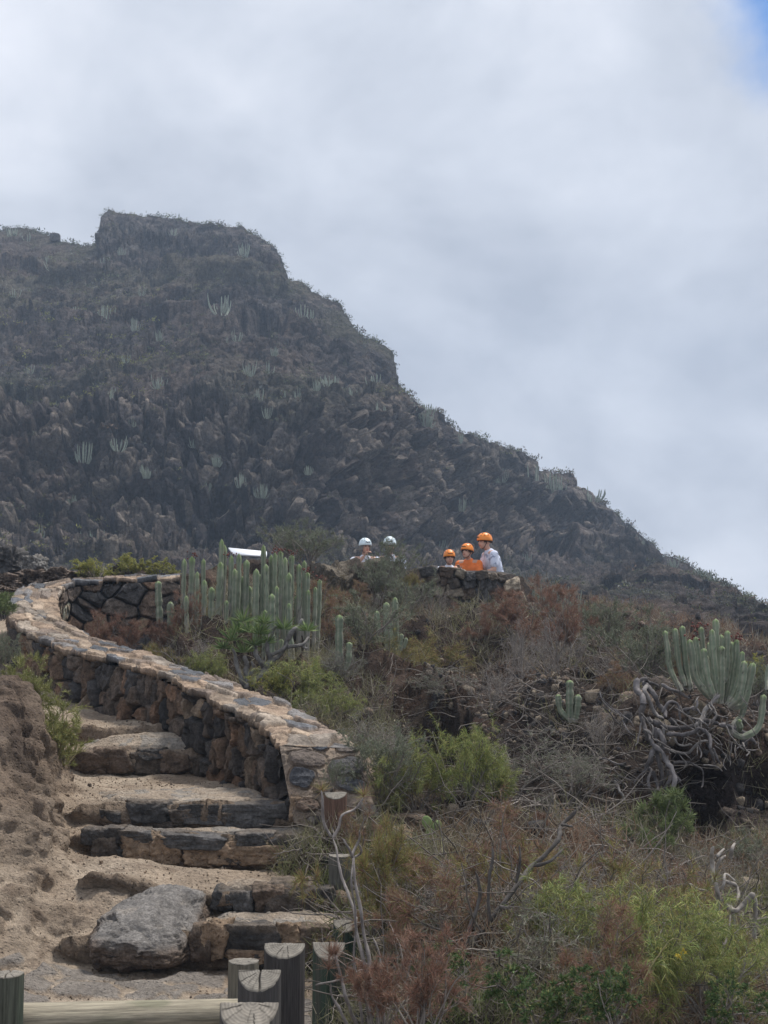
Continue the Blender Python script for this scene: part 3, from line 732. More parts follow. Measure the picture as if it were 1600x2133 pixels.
# ---------------------------------------------------------------- the steps: riser stones and paved treads
BAS = (0.071, 0.067, 0.065); BAS2 = (0.104, 0.099, 0.096); BRN = (0.125, 0.092, 0.070); TANM = (0.27, 0.195, 0.135); GRB = (0.098, 0.080, 0.066); SAND = (0.31, 0.235, 0.165)
def shade_rock(p, base, seed, dust=0.5, dustcol=(0.30, 0.23, 0.165)):
    n = fbm(p / 0.05, 4, seed); 
    c_ = mixc(np.asarray(base) * 0.8, np.asarray(base) * 1.25, sstep(-0.4, 0.4, n))
    zz = (p[:, 2] - p[:, 2].min()) / (np.ptp(p[:, 2]) + 1e-9)
    d = sstep(0.78, 1.0, zz + 0.15 * fbm(p / 0.08, 3, seed + 1)) * dust      # settled dust on the top
    return mixc(c_, dustcol, d)
def rock_at(name, x0, x1, y0, y1, D, seed, base, depth, parent, dust=0.6, sub=4, planes=10, rough=0.06, tiltz=0.0, m=None):
    c_ = np.asarray(at((x0 + x1) / 2, (y0 + y1) / 2, D + depth * 0.35))
    sx, sz = (x1 - x0) / F * D, (y1 - y0) / F * D
    p, f = rock((sx, depth, sz), seed, sub, planes, rough)
    c0 = shade_rock(p, base, seed, dust)
    p = p @ rotm(0, tiltz, 0).T
    g = Geo(); g.add(p, tris=f, col=c0)
    o = ob(name, g, m or M_STONE, parent, smooth=False)
    off = Vector(c_.tolist())
    if parent is not None: off = off - parent.location
    o.location = off
    return o
def auto_smooth(o, ang=38):
    me = o.data
    try:
        me.set_sharp_from_angle(angle=math.radians(ang))
    except Exception: pass
STEPS = [
 ('lowest stone step, with a big square black block beside the grey boulder', 7.24, (405, 860), 1992, 7.72,
   [(398,440,1925,1995,BRN,.16,0),(418,478,1912,1998,TANM,.14,.1),(446,586,1914,2000,BAS,.24,0),(570,640,1918,1992,TANM,.16,0),(612,700,1920,1990,BRN,.2,0),(690,772,1922,1985,GRB,.2,0),(765,862,1925,1978,BAS,.2,0),(470,560,1975,2004,TANM,.1,0)]),
 ('short second step of rough dark stones above the square black block', 7.72, (438, 700), 1896, 8.0,
   [(442,490,1848,1902,BAS,.14,.3),(486,530,1850,1902,BAS2,.14,-.2),(528,600,1838,1898,BRN,.18,0),(560,668,1832,1898,GRB,.24,0),(655,700,1842,1896,BAS,.16,0)]),
 ('tall third step of dark slabs set in tan mortar, wider than the others', 8.55, (178, 690), 1800, 8.85,
   [(176,222,1722,1758,BAS,.14,0),(190,262,1736,1790,GRB,.2,0),(212,262,1718,1752,BAS,.16,0),(236,304,1758,1801,BAS,.16,0),(250,320,1720,1760,BAS2,.2,0),(246,350,1738,1790,TANM,.15,.1),(310,388,1736,1796,TANM,.16,0),(340,485,1731,1768,BAS2,.22,.03),(380,452,1755,1806,TANM,.16,0),(430,500,1745,1798,TANM,.17,0),(448,545,1768,1804,GRB,.16,0),(490,570,1728,1760,BAS2,.2,0),(500,640,1752,1802,TANM,.18,0),(564,676,1734,1800,BAS,.24,.04),(655,690,1745,1790,BAS,.14,0),(300,420,1792,1812,BRN,.1,0)]),
 ('fourth step edged with three long black angular stones', 8.86, (212, 612), 1732, 9.6,
   [(210,256,1683,1706,BAS,.16,.1),(254,374,1664,1706,BAS,.26,0),(352,402,1680,1716,GRB,.16,0),(376,466,1667,1700,BAS,.22,0),(384,470,1690,1716,BAS2,.2,0),(464,616,1663,1716,BAS2,.3,-.05),(216,300,1700,1722,BRN,.16,0),(300,360,1706,1720,GRB,.12,0),(466,500,1692,1716,GRB,.14,0),(596,622,1660,1710,BAS,.2,.2)]),
 ('fifth step of rounded brown stones below the sandy hump at the top of the flight', 10.66, (135, 520), 1612, 11.1,
   [(132,236,1558,1606,BRN,.3,0),(200,292,1554,1608,BRN,.3,0),(276,346,1560,1610,GRB,.24,0),(336,400,1562,1612,BRN,.24,0),(396,432,1568,1610,GRB,.2,0),(428,520,1566,1610,GRB,.26,0),(168,240,1590,1622,BRN,.2,0),(290,350,1556,1580,BAS,.2,0)]),
]
for si, (lab, D, (x0, x1), yb, D2, stones) in enumerate(STEPS):
    c0 = path_pt(float(at((x0 + x1) / 2, yb, D)[0]), D - 0.1)
    st = thing('stone_step', lab, 'step', c0, 0, 'steps climbing beside the stone wall')
    # tread: worn paving and dust behind the riser
    xa, xb = float(at(x0, yb, D)[0]) + 0.02, float(at(x1, yb, D)[0]) - 0.02
    gx, gd = np.meshgrid(np.linspace(xa, xb, 150), np.linspace(D + 0.05, D2, 70))
    gx = gx + (np.interp(gd, [8.9, 9.6], [0, -0.25]) if si == 3 else 0)
    z = path_z(gx, np.maximum(gd, D + 0.12)) + CAMZ
    q = np.stack([gx / 0.2, gd / 0.16, gx * 0], -1) + fbm(np.stack([gx, gd, z], -1) / 0.1, 2, 40 + si)[..., None] * 0.3
    f1, f2, cid, off = worley(q, 500 + si, flat=True)
    slab = sstep(0.3, 0.35, rid(cid, 4)) * sstep(0.03, 0.1, f2 - f1)
    edgef = sstep(0, 0.08, np.minimum(np.minimum(gx - gx.min(1, keepdims=True), gx.max(1, keepdims=True) - gx) / 1.5, D2 - gd))
    Pt = np.stack([gx, gd, z - 0.20 * sstep(D + 0.12, D + 0.04, gd) + 0.022 * edgef - 0.02 * (1 - edgef) + 0.008 * slab + 0.004 * fbm(q * 4, 3, 3)], -1)
    ct = mixc((0.40, 0.335, 0.27), (0.32, 0.265, 0.21), sstep(-0.3, 0.3, fbm(Pt / 0.2, 3, 60 + si)))
    ct = mixc(ct, np.where((rid(cid, 9) < .5)[..., None], (0.25, 0.235, 0.215), (0.37, 0.295, 0.225)), slab * 0.7)
    g = Geo(); g.grid(Pt - np.asarray(c0), col=ct); ob('tread', g, M_SAND, st)
    for k, (a, b, ya, yb_, base, dep, tl) in enumerate(stones):
        o = rock_at('riser_stone', a - 3, b + 3, ya - 1, yb_ + 4, D - 0.03, 700 + si * 40 + k, base, dep + 0.04, st, dust=0.35, tiltz=tl, sub=5, planes=9, rough=0.08 if base != TANM else 0.12,
                    m=M_SAND if base == TANM else None)
# the grey boulder
v, f = ICO[6]
bp = np.sign(v) * np.abs(v) ** 0.72 * np.array([0.275, 0.44, 0.165])
bp[:, 0] *= 1 - 0.22 * (bp[:, 1] / 0.44) - 0.10 * (bp[:, 2] / 0.165)
bp[:, 2] += 0.07 * (bp[:, 1] / 0.44) - 0.05 * (bp[:, 0] / 0.27) * (v[:, 2] > 0) - 0.05 * sstep(0.1, -0.5, bp[:, 0] / 0.27) * (v[:, 2] > 0)
w1, w2, wc_, wo_ = worley(bp / 0.16 + fbm(bp / 0.2, 2, 5)[:, None] * 0.4, 77)
bp = bp + v * (0.05 * fbm(bp / 0.17, 4, 78) + 0.022 * (rid(wc_, 3) - 0.5) + 0.05 * tilt(wc_, wo_) * 0.6 + 0.018 * fbm(bp / np.array([0.09, 0.05, 0.03]), 4, 79, ridged=True))[:, None]
topk = sstep(0.1, 0.6, v[:, 2] + 0.2 * fbm(bp / 0.1, 3, 80))
bc_ = mixc((0.15, 0.112, 0.086), (0.225, 0.208, 0.192), topk)
bc_ = mixc(bc_, (0.33, 0.29, 0.25), sstep(0.1, 0.5, fbm(bp / np.array([0.12, 0.06, 0.05]), 4, 81)) * topk * 0.7)
bc_ = mixc(bc_, (0.065, 0.062, 0.064), sstep(0.2, 0.5, fbm(bp / 0.07, 4, 82)) * 0.5)
g = Geo(); g.add(bp, tris=f, col=bc_); b_ = ob('boulder', g, M_STONE, None, smooth=False)
b_.scale = (.88, .90, .70); b_.location = Vector((np.asarray(at(325, 1928, 7.45))).tolist()); b_.rotation_euler = (math.radians(6), math.radians(3), math.radians(-12))
tag(b_, 'large grey flat-topped boulder sunk in the sand beside the lowest step', 'boulder')
for (a, b, ya, yb_, D, base, dep, lab, nm) in [
    (600, 664, 1640, 1720, 8.72, TANM, .3, 'tan mortared lump of rock between the wall end and the black-edged step', 'rock'),
    (690, 800, 1700, 1800, 8.55, GRB, .35, 'brown rock half hidden behind the tall reddish wooden post', 'rock'),
    (800, 866, 1722, 1830, 8.3, TANM, .25, 'upright pitted tan rock at the edge of the steps', 'rock'),
    (812, 900, 1690, 1745, 8.7, BRN, .35, 'dark brown overhanging rock just above the upright tan rock', 'rock'),
    (770, 840, 1770, 1830, 8.0, BAS2, .3, 'grey rounded rock at the foot of the upright tan rock', 'rock'),
    (820, 890, 1826, 1858, 7.7, BAS, .25, 'black rock wedged above the flat tan slab', 'rock'),
    (818, 935, 1850, 1880, 7.5, TANM, .4, 'flat tan slab jutting from the edge of the steps', 'rock'),
    (840, 935, 1868, 1900, 7.55, BAS, .35, 'black stone under the flat tan slab', 'rock'),
    (760, 850, 1880, 1916, 7.4, GRB, .35, 'brown stone at the open end of the lowest step', 'rock'),
    (40, 122, 1262, 1330, 0, BRN, 0, '', ''),
    ]:
    if not nm: continue
    o = rock_at(nm, a, b, ya, yb_, D, int(a + yb_), base, dep, None, dust=0.3, sub=5, rough=0.1, m=M_SAND if base == TANM else None)
    tag(o, lab, 'rock')

# ---------------------------------------------------------------- timber posts and rail
def wood_mat(name, axis, green=0.0):
    m = bpy.data.materials.new(name); m.use_nodes = True; t = m.node_tree; b = t.nodes['Principled BSDF']
    b.inputs['Roughness'].default_value = 0.85; b.inputs['Specular IOR Level'].default_value = 0.2
    n = t.nodes.new; L = t.links.new
    tcn = n('ShaderNodeTexCoord'); mp = n('ShaderNodeMapping'); sc = [1, 1, 1]; sc[axis] = 0.05
    mp.inputs['Scale'].default_value = sc; L(tcn.outputs['Object'], mp.inputs[0])
    nz = n('ShaderNodeTexNoise'); nz.inputs['Scale'].default_value = 130; nz.inputs['Detail'].default_value = 6; nz.inputs['Roughness'].default_value = 0.7; L(mp.outputs[0], nz.inputs['Vector'])
    at_ = n('ShaderNodeAttribute'); at_.attribute_name = 'Col'
    mr_ = n('ShaderNodeMapRange'); mr_.inputs['From Min'].default_value = 0.3; mr_.inputs['From Max'].default_value = 0.7; mr_.inputs['To Min'].default_value = 0.45; mr_.inputs['To Max'].default_value = 1.5
    L(nz.outputs['Fac'], mr_.inputs['Value']); vm_ = n('ShaderNodeVectorMath'); vm_.operation = 'SCALE'; L(at_.outputs['Color'], vm_.inputs[0]); L(mr_.outputs[0], vm_.inputs['Scale'])
    L(vm_.outputs[0], b.inputs['Base Color'])
    bn = n('ShaderNodeBump'); bn.inputs['Strength'].default_value = 0.6; bn.inputs['Distance'].default_value = 0.004; L(nz.outputs['Fac'], bn.inputs['Height']); L(bn.outputs[0], b.inputs['Normal'])
    return m
M_WOODV = wood_mat('weathered_post_wood', 2); M_WOODH = wood_mat('weathered_rail_wood', 0)
M_GRAIN = mat('end_grain', vscale=60, vamp=0.2, bscale=120, bump=0.3, bdist=0.003, rough=0.9)
def post(px, ytop, wpx, D, zbot, colr, slope, label, cut=(0.215, 0.195, 0.165), seed=0, tint=None, crack=1):
    top = np.asarray(at(px, ytop, D)); r = wpx / F * D / 2
    base = np.array([top[0], D, zbot + CAMZ]); h = top[2] - base[2]
    t = thing('wooden_post', label, 'post', base, 0, 'timber posts of the fence beside the steps')
    n = 96; th = np.arange(n + 1) * 2 * np.pi / n
    zz = np.concatenate([np.linspace(0, 0.9, 30), [0.95, 0.985, 1.0]])
    TH, ZZ = np.meshgrid(th, zz)
    rn = r * (1 + 0.025 * vnoise(np.stack([np.cos(TH) * 2, np.sin(TH) * 2, ZZ * h * 2 + seed], -1), seed))
    # splits running down the shaft
    for k in range(5):
        a0 = _h(np.array([k]), np.array([seed]), np.array([1]), 3)[0] * 6.28
        if k == 0 and crack: a0 = -np.pi / 2 + 0.12
        wd = np.abs(np.angle(np.exp(1j * (TH - a0 - 0.05 * np.sin(ZZ * 6 + k)))))
        rn = rn - r * (0.09 if k == 0 else 0.04) * sstep(0.06, 0.0, wd)
    x = rn * np.cos(TH); y = rn * np.sin(TH)
    zt = h - np.abs(y) * slope
    zt = zt - 0.004 * sstep(0, 1, np.abs(y) / r)
    Pn = np.stack([x, y, np.minimum(ZZ * h, zt) if False else ZZ * zt], -1)
    c_ = np.asarray(colr)[None, None] * (0.8 + 0.4 * (vnoise(np.stack([np.cos(TH) * 6, np.sin(TH) * 6, ZZ * 3], -1), seed + 2) * 0.5 + 0.5))[..., None]
    if tint is not None:
        c_ = mixc(c_, tint, sstep(-0.2, 0.4, vnoise(np.stack([np.cos(TH) * 2, np.sin(TH) * 2, ZZ * 1.5], -1), seed + 5)) * 0.7)
    g = Geo(); g.grid(Pn, col=c_); ob('shaft', g, M_WOODV, t)
    rr = np.linspace(0, 1, 46); TH2, RR = np.meshgrid(th, rr)
    rn2 = rn[-1][None] * RR
    x = rn2 * np.cos(TH2); y = rn2 * np.sin(TH2)
    z = h - np.abs(y) * slope + 0.001 + 0.0012 * vnoise(np.stack([x / 0.01, y / 0.01, x * 0], -1), seed)
    z[-1] -= 0.004
    cx_ = 0.12 * r
    rad = np.sqrt((x - cx_) ** 2 + (y * math.hypot(1, slope) * 1.0) ** 2)
    ring = 0.5 + 0.5 * np.sin((rad + 0.0016 * vnoise(np.stack([x / 0.02, y / 0.02, x * 0], -1), 8)) / r * 52)
    ang = np.arctan2(y, x - cx_)
    c2 = mixc(np.asarray(cut) * 0.78, np.asarray(cut) * 1.1, ring)
    c2 = c2 * (1 + .3 * fbm(np.stack([x / .02, y / .02, x * 0], -1), 4, seed + 3))[..., None]
    dk = np.zeros_like(x)
    for k in range(11):
        a0 = _h(np.array([k]), np.array([seed]), np.array([9]), 5)[0] * 6.283 - np.pi
        r0 = 0.25 + 0.5 * _h(np.array([k]), np.array([seed]), np.array([2]), 6)[0]
        wd = np.abs(np.angle(np.exp(1j * (ang - a0)))) * rad / r
        dk = np.maximum(dk, sstep(0.035, 0.012, wd) * sstep(r0 - 0.1, r0, rad / r) * (0.5 + 0.5 * (k % 2)))
    if crack:
        wd = np.abs(x - 0.002 * np.sin(y / r * 5) - 0.05 * r)
        dk = np.maximum(dk, sstep(0.05, 0.02, wd / r)); z = z - 0.01 * sstep(0.06, 0.01, wd / r)
    c2 = mixc(c2, (0.03, 0.026, 0.022), dk)
    c2 = mixc(c2, np.asarray(cut) * 0.5, sstep(0.9, 1.0, RR) * 0.6)
    g = Geo(); g.grid(np.stack([x, y, z], -1), col=c2); ob('cut_face', g, M_GRAIN, t)
    return t
GRY = (0.060, 0.056, 0.053); GRN = (0.045, 0.062, 0.045)
post(15, 2027, 68, 5.0, -1.75, (0.075, 0.078, 0.06), 0.05, 'green-grey post standing at the far end of the horizontal rail', seed=1, tint=(0.05, 0.07, 0.05))
post(520, 2089, 119, 3.45, -1.75, (0.085, 0.078, 0.070), 0.80, 'nearest and lowest of the posts, its half-round cut showing wide pale growth rings', seed=2, cut=(0.27, 0.24, 0.20), crack=0)
post(541, 2021, 88, 4.70, -1.75, GRY, 0.72, 'dark post split right through its half-round pale cut, in front of the flat-topped pale post', seed=3)
post(593, 1965, 84, 4.95, -1.75, (0.050, 0.045, 0.042), 0.50, 'tall nearly black post behind the split one, cut with a half-round slope', seed=4, crack=0)
post(508, 2001, 62, 5.5, -1.7, (0.15, 0.135, 0.105), 0.04, 'pale tan flat-topped post where the rail ends', seed=5, crack=0)
post(685, 1963, 66, 6.2, -1.75, (0.060, 0.062, 0.050), 0.85, 'greenish post with a long sloping cut, behind the red needle sprays', seed=6, tint=(0.035, 0.062, 0.042))
post(720, 1916, 50, 7.05, -1.8, (0.04, 0.055, 0.043), 0.8, 'dark green post standing just uphill of the greenish one with a long cut', seed=7, tint=(0.028, 0.06, 0.042), crack=0)
post(699, 1650, 46, 8.45, -1.5, (0.125, 0.075, 0.055), 0.5, 'tall reddish-brown post beside the end of the stone wall', seed=8, crack=0)
post(710, 1684, 34, 8.75, -1.4, (0.13, 0.10, 0.075), 0.4, 'thin brown post directly behind the tall reddish-brown one', seed=10, crack=0)
post(708, 1780, 46, 7.85, -1.6, (0.105, 0.100, 0.085), 0.1, 'short grey post halfway down, in front of the tall reddish-brown one', seed=9, crack=0)
# rail
a, b = np.asarray(at(20, 2124, 5.08)), np.asarray(at(500, 2112, 5.42))
nv = 120; s = np.linspace(0, 1, nv)
ln = np.linalg.norm(b - a); r = 0.056
th = np.arange(65) * 2 * np.pi / 64
S, TH = np.meshgrid(s, th, indexing='ij')
rr = r * (1 + 0.03 * vnoise(np.stack([S * 6, np.cos(TH) * 1.5, np.sin(TH) * 1.5], -1), 3))
wd = np.abs(np.angle(np.exp(1j * (TH - 1.35 - 0.25 * S - 0.03 * np.sin(S * 20))))); rr = rr - 0.004 * sstep(0.05, 0, wd) * sstep(0.25, 0.35, S)
rt = thing('wooden_rail', 'round pale timber rail lying level between two low posts', 'rail', a, math.atan2(b[1] - a[1], b[0] - a[0]))
rt.rotation_euler[1] = -math.asin((b[2] - a[2]) / ln)
g = Geo(); cr = np.array((0.30, 0.265, 0.20)) * np.ones(S.shape + (3,))
cr = mixc(cr, (0.13, 0.14, 0.085), sstep(-0.3, -0.9, np.sin(TH)) * 0.6 + 0.5 * sstep(0.1, 0.5, vnoise(np.stack([S * 5, TH * 0.8, S * 0], -1), 5)))
g.grid(np.stack([S * ln, -rr * np.cos(TH), rr * np.sin(TH)], -1), col=cr, flip=True)
ob('timber', g, M_WOODH, rt)
for e_, sx in ((0, 0), (1, ln)):
    g = Geo(); R2, T2 = np.meshgrid(np.linspace(0, 1, 12), th, indexing='ij')
    rc = 0.5 + 0.5 * np.sin(R2 * 40)
    g.grid(np.stack([np.full(R2.shape, sx), -r * R2 * np.cos(T2), r * R2 * np.sin(T2)], -1), col=mixc((0.16, 0.14, 0.11), (0.27, 0.24, 0.19), rc), flip=bool(e_)); ob('cut_face', g, M_GRAIN, rt)

# ---------------------------------------------------------------- dry-stone parapet of the terrace and the white board
pw = thing('stone_parapet', 'rough dry-stone parapet of big black and tan blocks below the three orange helmets', 'stone wall', hill(975, 1250))
l0 = np.array(pw.location)
rng = np.random.default_rng(77)
row_y = [(1188, 1208), (1200, 1226), (1222, 1250), (1244, 1272)]
PWC = [BAS, BAS2, BRN, GRB, (0.30, 0.25, 0.19), (0.20, 0.16, 0.125), BAS2]
gS = Geo()
for ri, (ya, yb_) in enumerate(row_y):
    x = 876 + (ri % 2) * 8
    xe = [1062, 1072, 1080, 1076][ri]
    while x < xe:
        wd = rng.uniform(16, 38); yo = rng.uniform(-3, 3) + (x - 960) * 0.075
        if ri == 0 and x > 1045: break
        D = 18.35
        c_ = np.asarray(at(x + wd / 2, (ya + yb_) / 2 + yo, D + 0.05 + 0.03 * ri))
        p, f = rock(((wd + 5) / F * D, 0.34, (yb_ - ya + 7 + rng.uniform(-6, 4)) / F * D), int(x * 7 + ri), 4, 7, 0.09)
        base = PWC[rng.integers(len(PWC))]
        cc = shade_rock(p, base, int(x), 0.3)
        p = p @ rotm(0, rng.uniform(-0.25, 0.25), rng.uniform(-0.2, 0.2)).T
        g1 = Geo(); g1.add(p, tris=f, col=cc)
        o = ob('block', g1, M_STONE, pw, smooth=False); o.location = Vector((c_ - l0).tolist())
        x += wd
# rubble core behind
P_ = []
for xx in np.linspace(880, 1072, 40):
    yt = 1190 + (xx - 960) * 0.075
    P_.append([at(xx, yt, 19.12), at(xx, yt - 3, 19.45), at(xx, 1290, 19.45)])
P_ = np.array(P_).transpose(1, 0, 2); P_ = np.concatenate([np.asarray(at(np.linspace(880, 1072, 40), 1285, 19.05))[None], P_], 0)
P_ = P_ + fbm(P_ / 0.2, 3, 9)[..., None] * 0.03
g = Geo(); g.grid(P_ - l0, col=(0.06, 0.05, 0.045)); ob('core', g, M_STONE, pw)

bd = thing('white_board', 'white board tilted on low legs behind the tall green cactus columns', 'board', at(517, 1172, 20.5))
lb = np.array(bd.location)
M_WHITE = mat('white_panel', vscale=3, vamp=0.05, bump=0.0, color=(0.82, 0.84, 0.88), rough=0.5)
cn = [np.asarray(at(*p)) - lb for p in ((476, 1142, 20.2), (556, 1150, 20.5), (556, 1159, 20.2), (486, 1155, 19.9))]
up = np.array([0, 0, 0.010])
g = Geo(); g.add(np.array([c_ + up for c_ in cn] + [c_ - up for c_ in cn]), quads=[[0, 3, 2, 1], [4, 5, 6, 7], [0, 1, 5, 4], [1, 2, 6, 5], [2, 3, 7, 6], [3, 0, 4, 7]])
ob('panel', g, M_WHITE, bd, smooth=False)
for k in range(4):
    c_ = cn[k] * 0.85 + np.mean(cn, axis=0) * 0.15
    g = tubes([[c_, c_ - np.array([0, 0, 0.5])]], [[0.02, 0.02]], 8, (0.3, 0.3, 0.3)); ob('leg', g, M_STONE, bd)

# ---------------------------------------------------------------- people in helmets on the terrace
M_SKIN = mat('skin', vscale=12, vamp=0.08, bump=0.0, color=(0.56, 0.33, 0.245), rough=0.55)
M_SHIRTW = mat('white_cotton', vscale=14, vamp=0.12, bscale=20, bump=0.5, bdist=0.02, color=(0.70, 0.72, 0.80), rough=0.9)
M_SHIRTO = mat('orange_cotton', vscale=14, vamp=0.12, bscale=20, bump=0.5, bdist=0.02, color=(0.85, 0.22, 0.055), rough=0.9)
M_SHIRTP = mat('patterned_cotton', vscale=14, vamp=0.1, bscale=20, bump=0.5, bdist=0.02, color=(0.66, 0.70, 0.82), rough=0.9, tint=((0.30, 0.34, 0.45), 13, 0.56, 0.60))
M_SHORT = mat('dark_shorts', vscale=14, vamp=0.1, bump=0.3, color=(0.05, 0.055, 0.08), rough=0.9)
M_HELO = mat('orange_helmet_shell', vscale=5, vamp=0.05, bump=0, color=(0.90, 0.27, 0.03), rough=0.35, spec=0.5)
M_HELW = mat('white_helmet_shell', vscale=5, vamp=0.05, bump=0, color=(0.72, 0.82, 0.86), rough=0.35, spec=0.5)
M_HEL = mat('helmet_shell', vscale=5, vamp=0.04, bump=0, rough=0.35, spec=0.5)
M_DARK = mat('dark_fitting', vscale=5, vamp=0.1, bump=0, color=(0.02, 0.018, 0.018), rough=0.6)
M_MARK = mat('helmet_mark', vscale=5, vamp=0.1, bump=0, color=(0.10, 0.035, 0.012), rough=0.6)
M_HAIRD = mat('dark_hair', vscale=90, vamp=0.4, bump=0.3, color=(0.035, 0.022, 0.015), rough=0.7)
M_HAIRG = mat('grey_hair', vscale=90, vamp=0.4, bump=0.3, color=(0.24, 0.22, 0.20), rough=0.7)
M_LIP = mat('lip', vscale=9, vamp=0.1, bump=0, color=(0.42, 0.12, 0.10), rough=0.5)
def capsule(a, b, ra, rb, n=14, flat=1.0):
    a = np.asarray(a, float); b = np.asarray(b, float); d = b - a; L_ = np.linalg.norm(d) + 1e-9; d = d / L_
    ref = np.array([0, 0, 1.0]) if abs(d[2]) < 0.8 else np.array([0, 1.0, 0])
    u = np.cross(d, ref); u /= np.linalg.norm(u); v = np.cross(d, u)
    prof = [(-ra * math.cos(t), ra * math.sin(t)) for t in np.linspace(0.02, math.pi / 2, 6)] + [(L_ * t, ra + (rb - ra) * t) for t in (0.33, 0.66)] + [(L_ + rb * math.sin(t), rb * math.cos(t)) for t in np.linspace(0, math.pi / 2 - 0.02, 6)]
    th = np.arange(n) * 2 * np.pi / n
    V = np.array([[a + d * h + r * (np.cos(t) * u + np.sin(t) * v * flat) for t in th] for h, r in prof]).reshape(-1, 3)
    q = [[i * n + j, i * n + (j + 1) % n, (i + 1) * n + (j + 1) % n, (i + 1) * n + j] for i in range(len(prof) - 1) for j in range(n)]
    k = len(prof) - 1
    t = [[0, (j + 1) % n, j] for j in range(1, n - 1)] + [[k * n, k * n + j, k * n + j + 1] for j in range(1, n - 1)]
    return V, q, t
def ellips(c_, r, sub=3, R=None):
    v, f = ICO[sub]; v = v * np.asarray(r)
    if R is not None: v = v @ R.T
    return v + np.asarray(c_), f
def blob(parts_):
    g = Geo()
    for pr in parts_:
        if len(pr) == 2: g.add(pr[0], tris=pr[1])
        else: g.add(pr[0], quads=pr[1], tris=pr[2])
    return g
def remesh(o, vox, smooth=4):
    m = o.modifiers.new('remesh', 'REMESH'); m.mode = 'VOXEL'; m.voxel_size = vox; m.use_smooth_shade = True
    s = o.modifiers.new('smooth', 'SMOOTH'); s.factor = 0.5; s.iterations = smooth
def person(label, head_px, D, H, feet_z, yaw, lean, head_yaw, head_pitch, arms, shirt, helmet, hair, child=1.0, glasses=False, sidelean=0.0):
    """head_px: where the top of the head goes; yaw 0 faces the camera"""
    R_up = rotm(lean, sidelean, 0)
    hip = np.array([0, 0, 0.52])
    def up(p): return hip + R_up @ (np.asarray(p, float) - hip)
    # place so that the head lands at the wanted pixel
    Rz = rotm(0, 0, yaw)
    hc = up((0, -0.012, 0.935))
    tgt = np.asarray(at(head_px[0], head_px[1], D))
    topz = tgt[2]; base = np.array([tgt[0], D, 0]) - Rz @ (hc * H) * np.array([1, 1, 0])
    base[2] = topz - (hc[2] + 0.085 * child) * H
    t = thing('person', label, 'person', base, yaw)
    k = H
    parts_ = []
    for s in (-1, 1):
        parts_ += [capsule(np.array((s * .055, 0, .52)) * k, np.array((s * .06, -.01, .28)) * k, .052 * k, .035 * k), capsule(np.array((s * .06, -.01, .28)) * k, np.array((s * .06, .01, .045)) * k, .034 * k, .022 * k),
                   capsule(np.array((s * .06, .015, .025)) * k, np.array((s * .07, -.09, .018)) * k, .022 * k, .018 * k)]
    tor = [capsule(hip * k + np.array((-.03, 0, 0)) * k, up((-.045, 0, .74)) * k, .062 * k, .064 * k), capsule(hip * k + np.array((.03, 0, 0)) * k, up((.045, 0, .74)) * k, .062 * k, .064 * k),
           capsule(up((-.085, 0, .795)) * k, up((.085, 0, .795)) * k, .042 * k, .042 * k), capsule(up((0, 0, .70)) * k, up((0, 0.005, .80)) * k, .075 * k, .06 * k)]
    parts_ += tor
    parts_.append(capsule(up((0, 0.005, .81)) * k, up((0, -.008, .895)) * k, .030 * k, .027 * k))
    Rh = rotm(head_pitch, 0, head_yaw)
    hcc = hc * k
    def hp(p): return hcc + Rh @ (np.asarray(p, float) * k * child)
    kc = k * child
    parts_ += [ellips(hp((0, .008, .012)), np.array((.047, .058, .058)) * kc, 3, Rh), ellips(hp((0, -.012, -.028)), np.array((.037, .042, .042)) * kc, 3, Rh), ellips(hp((0, -.030, -.055)), np.array((.018, .018, .014)) * kc, 2, Rh),
               capsule(hp((0, -.048, .004)), hp((0, -.062, -.016)), .005 * kc, .009 * kc), ellips(hp((-.047, .008, -.008)), np.array((.007, .012, .018)) * kc, 2, Rh), ellips(hp((.047, .008, -.008)), np.array((.007, .012, .018)) * kc, 2, Rh),
               ellips(hp((0, -.046, -.036)), np.array((.014, .008, .007)) * kc, 2, Rh)]
    sleeves = []
    for s, (el, wr, curl) in zip((-1, 1), arms):
        sh = up((s * .108, 0, .79)) * k; el = up(el) * k; wr = up(wr) * k
        parts_ += [capsule(sh, el, .032 * k, .025 * k), capsule(el, wr, .025 * k, .017 * k)]
        sleeves.append(capsule(sh, sh + (el - sh) * 0.62, .044 * k, .043 * k))
        d = (wr - el); d /= np.linalg.norm(d); side = np.cross(d, [0, 0, 1.0]); side /= np.linalg.norm(side) + 1e-9; nn = np.cross(side, d)
        pc = wr + d * .045 * k
        Rp_ = np.stack([side, d, nn], 1)
        parts_.append(ellips(pc, np.array((.022, .034, .011)) * k, 2, Rp_))
        for fi, (off_, ln_) in enumerate(((-.016, .036), (-.0055, .042), (.0055, .040), (.016, .032))):
            f0 = pc + side * off_ * k + d * .028 * k; f1 = f0 + (d * math.cos(curl) + nn * math.sin(curl) * -1) * ln_ * 0.5 * k
            f2 = f1 + (d * math.cos(curl * 2) - nn * math.sin(curl * 2)) * ln_ * 0.5 * k
            parts_ += [capsule(f0, f1, .0062 * k, .0056 * k, 8), capsule(f1, f2, .0056 * k, .0048 * k, 8)]
        f0 = pc + side * (-.02) * k * s - d * .008 * k; f1 = f0 + (side * -s * .8 + d * .7) * .026 * k
        parts_ += [capsule(f0, f1, .0075 * k, .0065 * k, 8), capsule(f1, f1 + d * .018 * k, .0065 * k, .0055 * k, 8)]
    b = ob('body', blob(parts_), M_SKIN, t); remesh(b, 0.0055 * k + 0.001, 3)
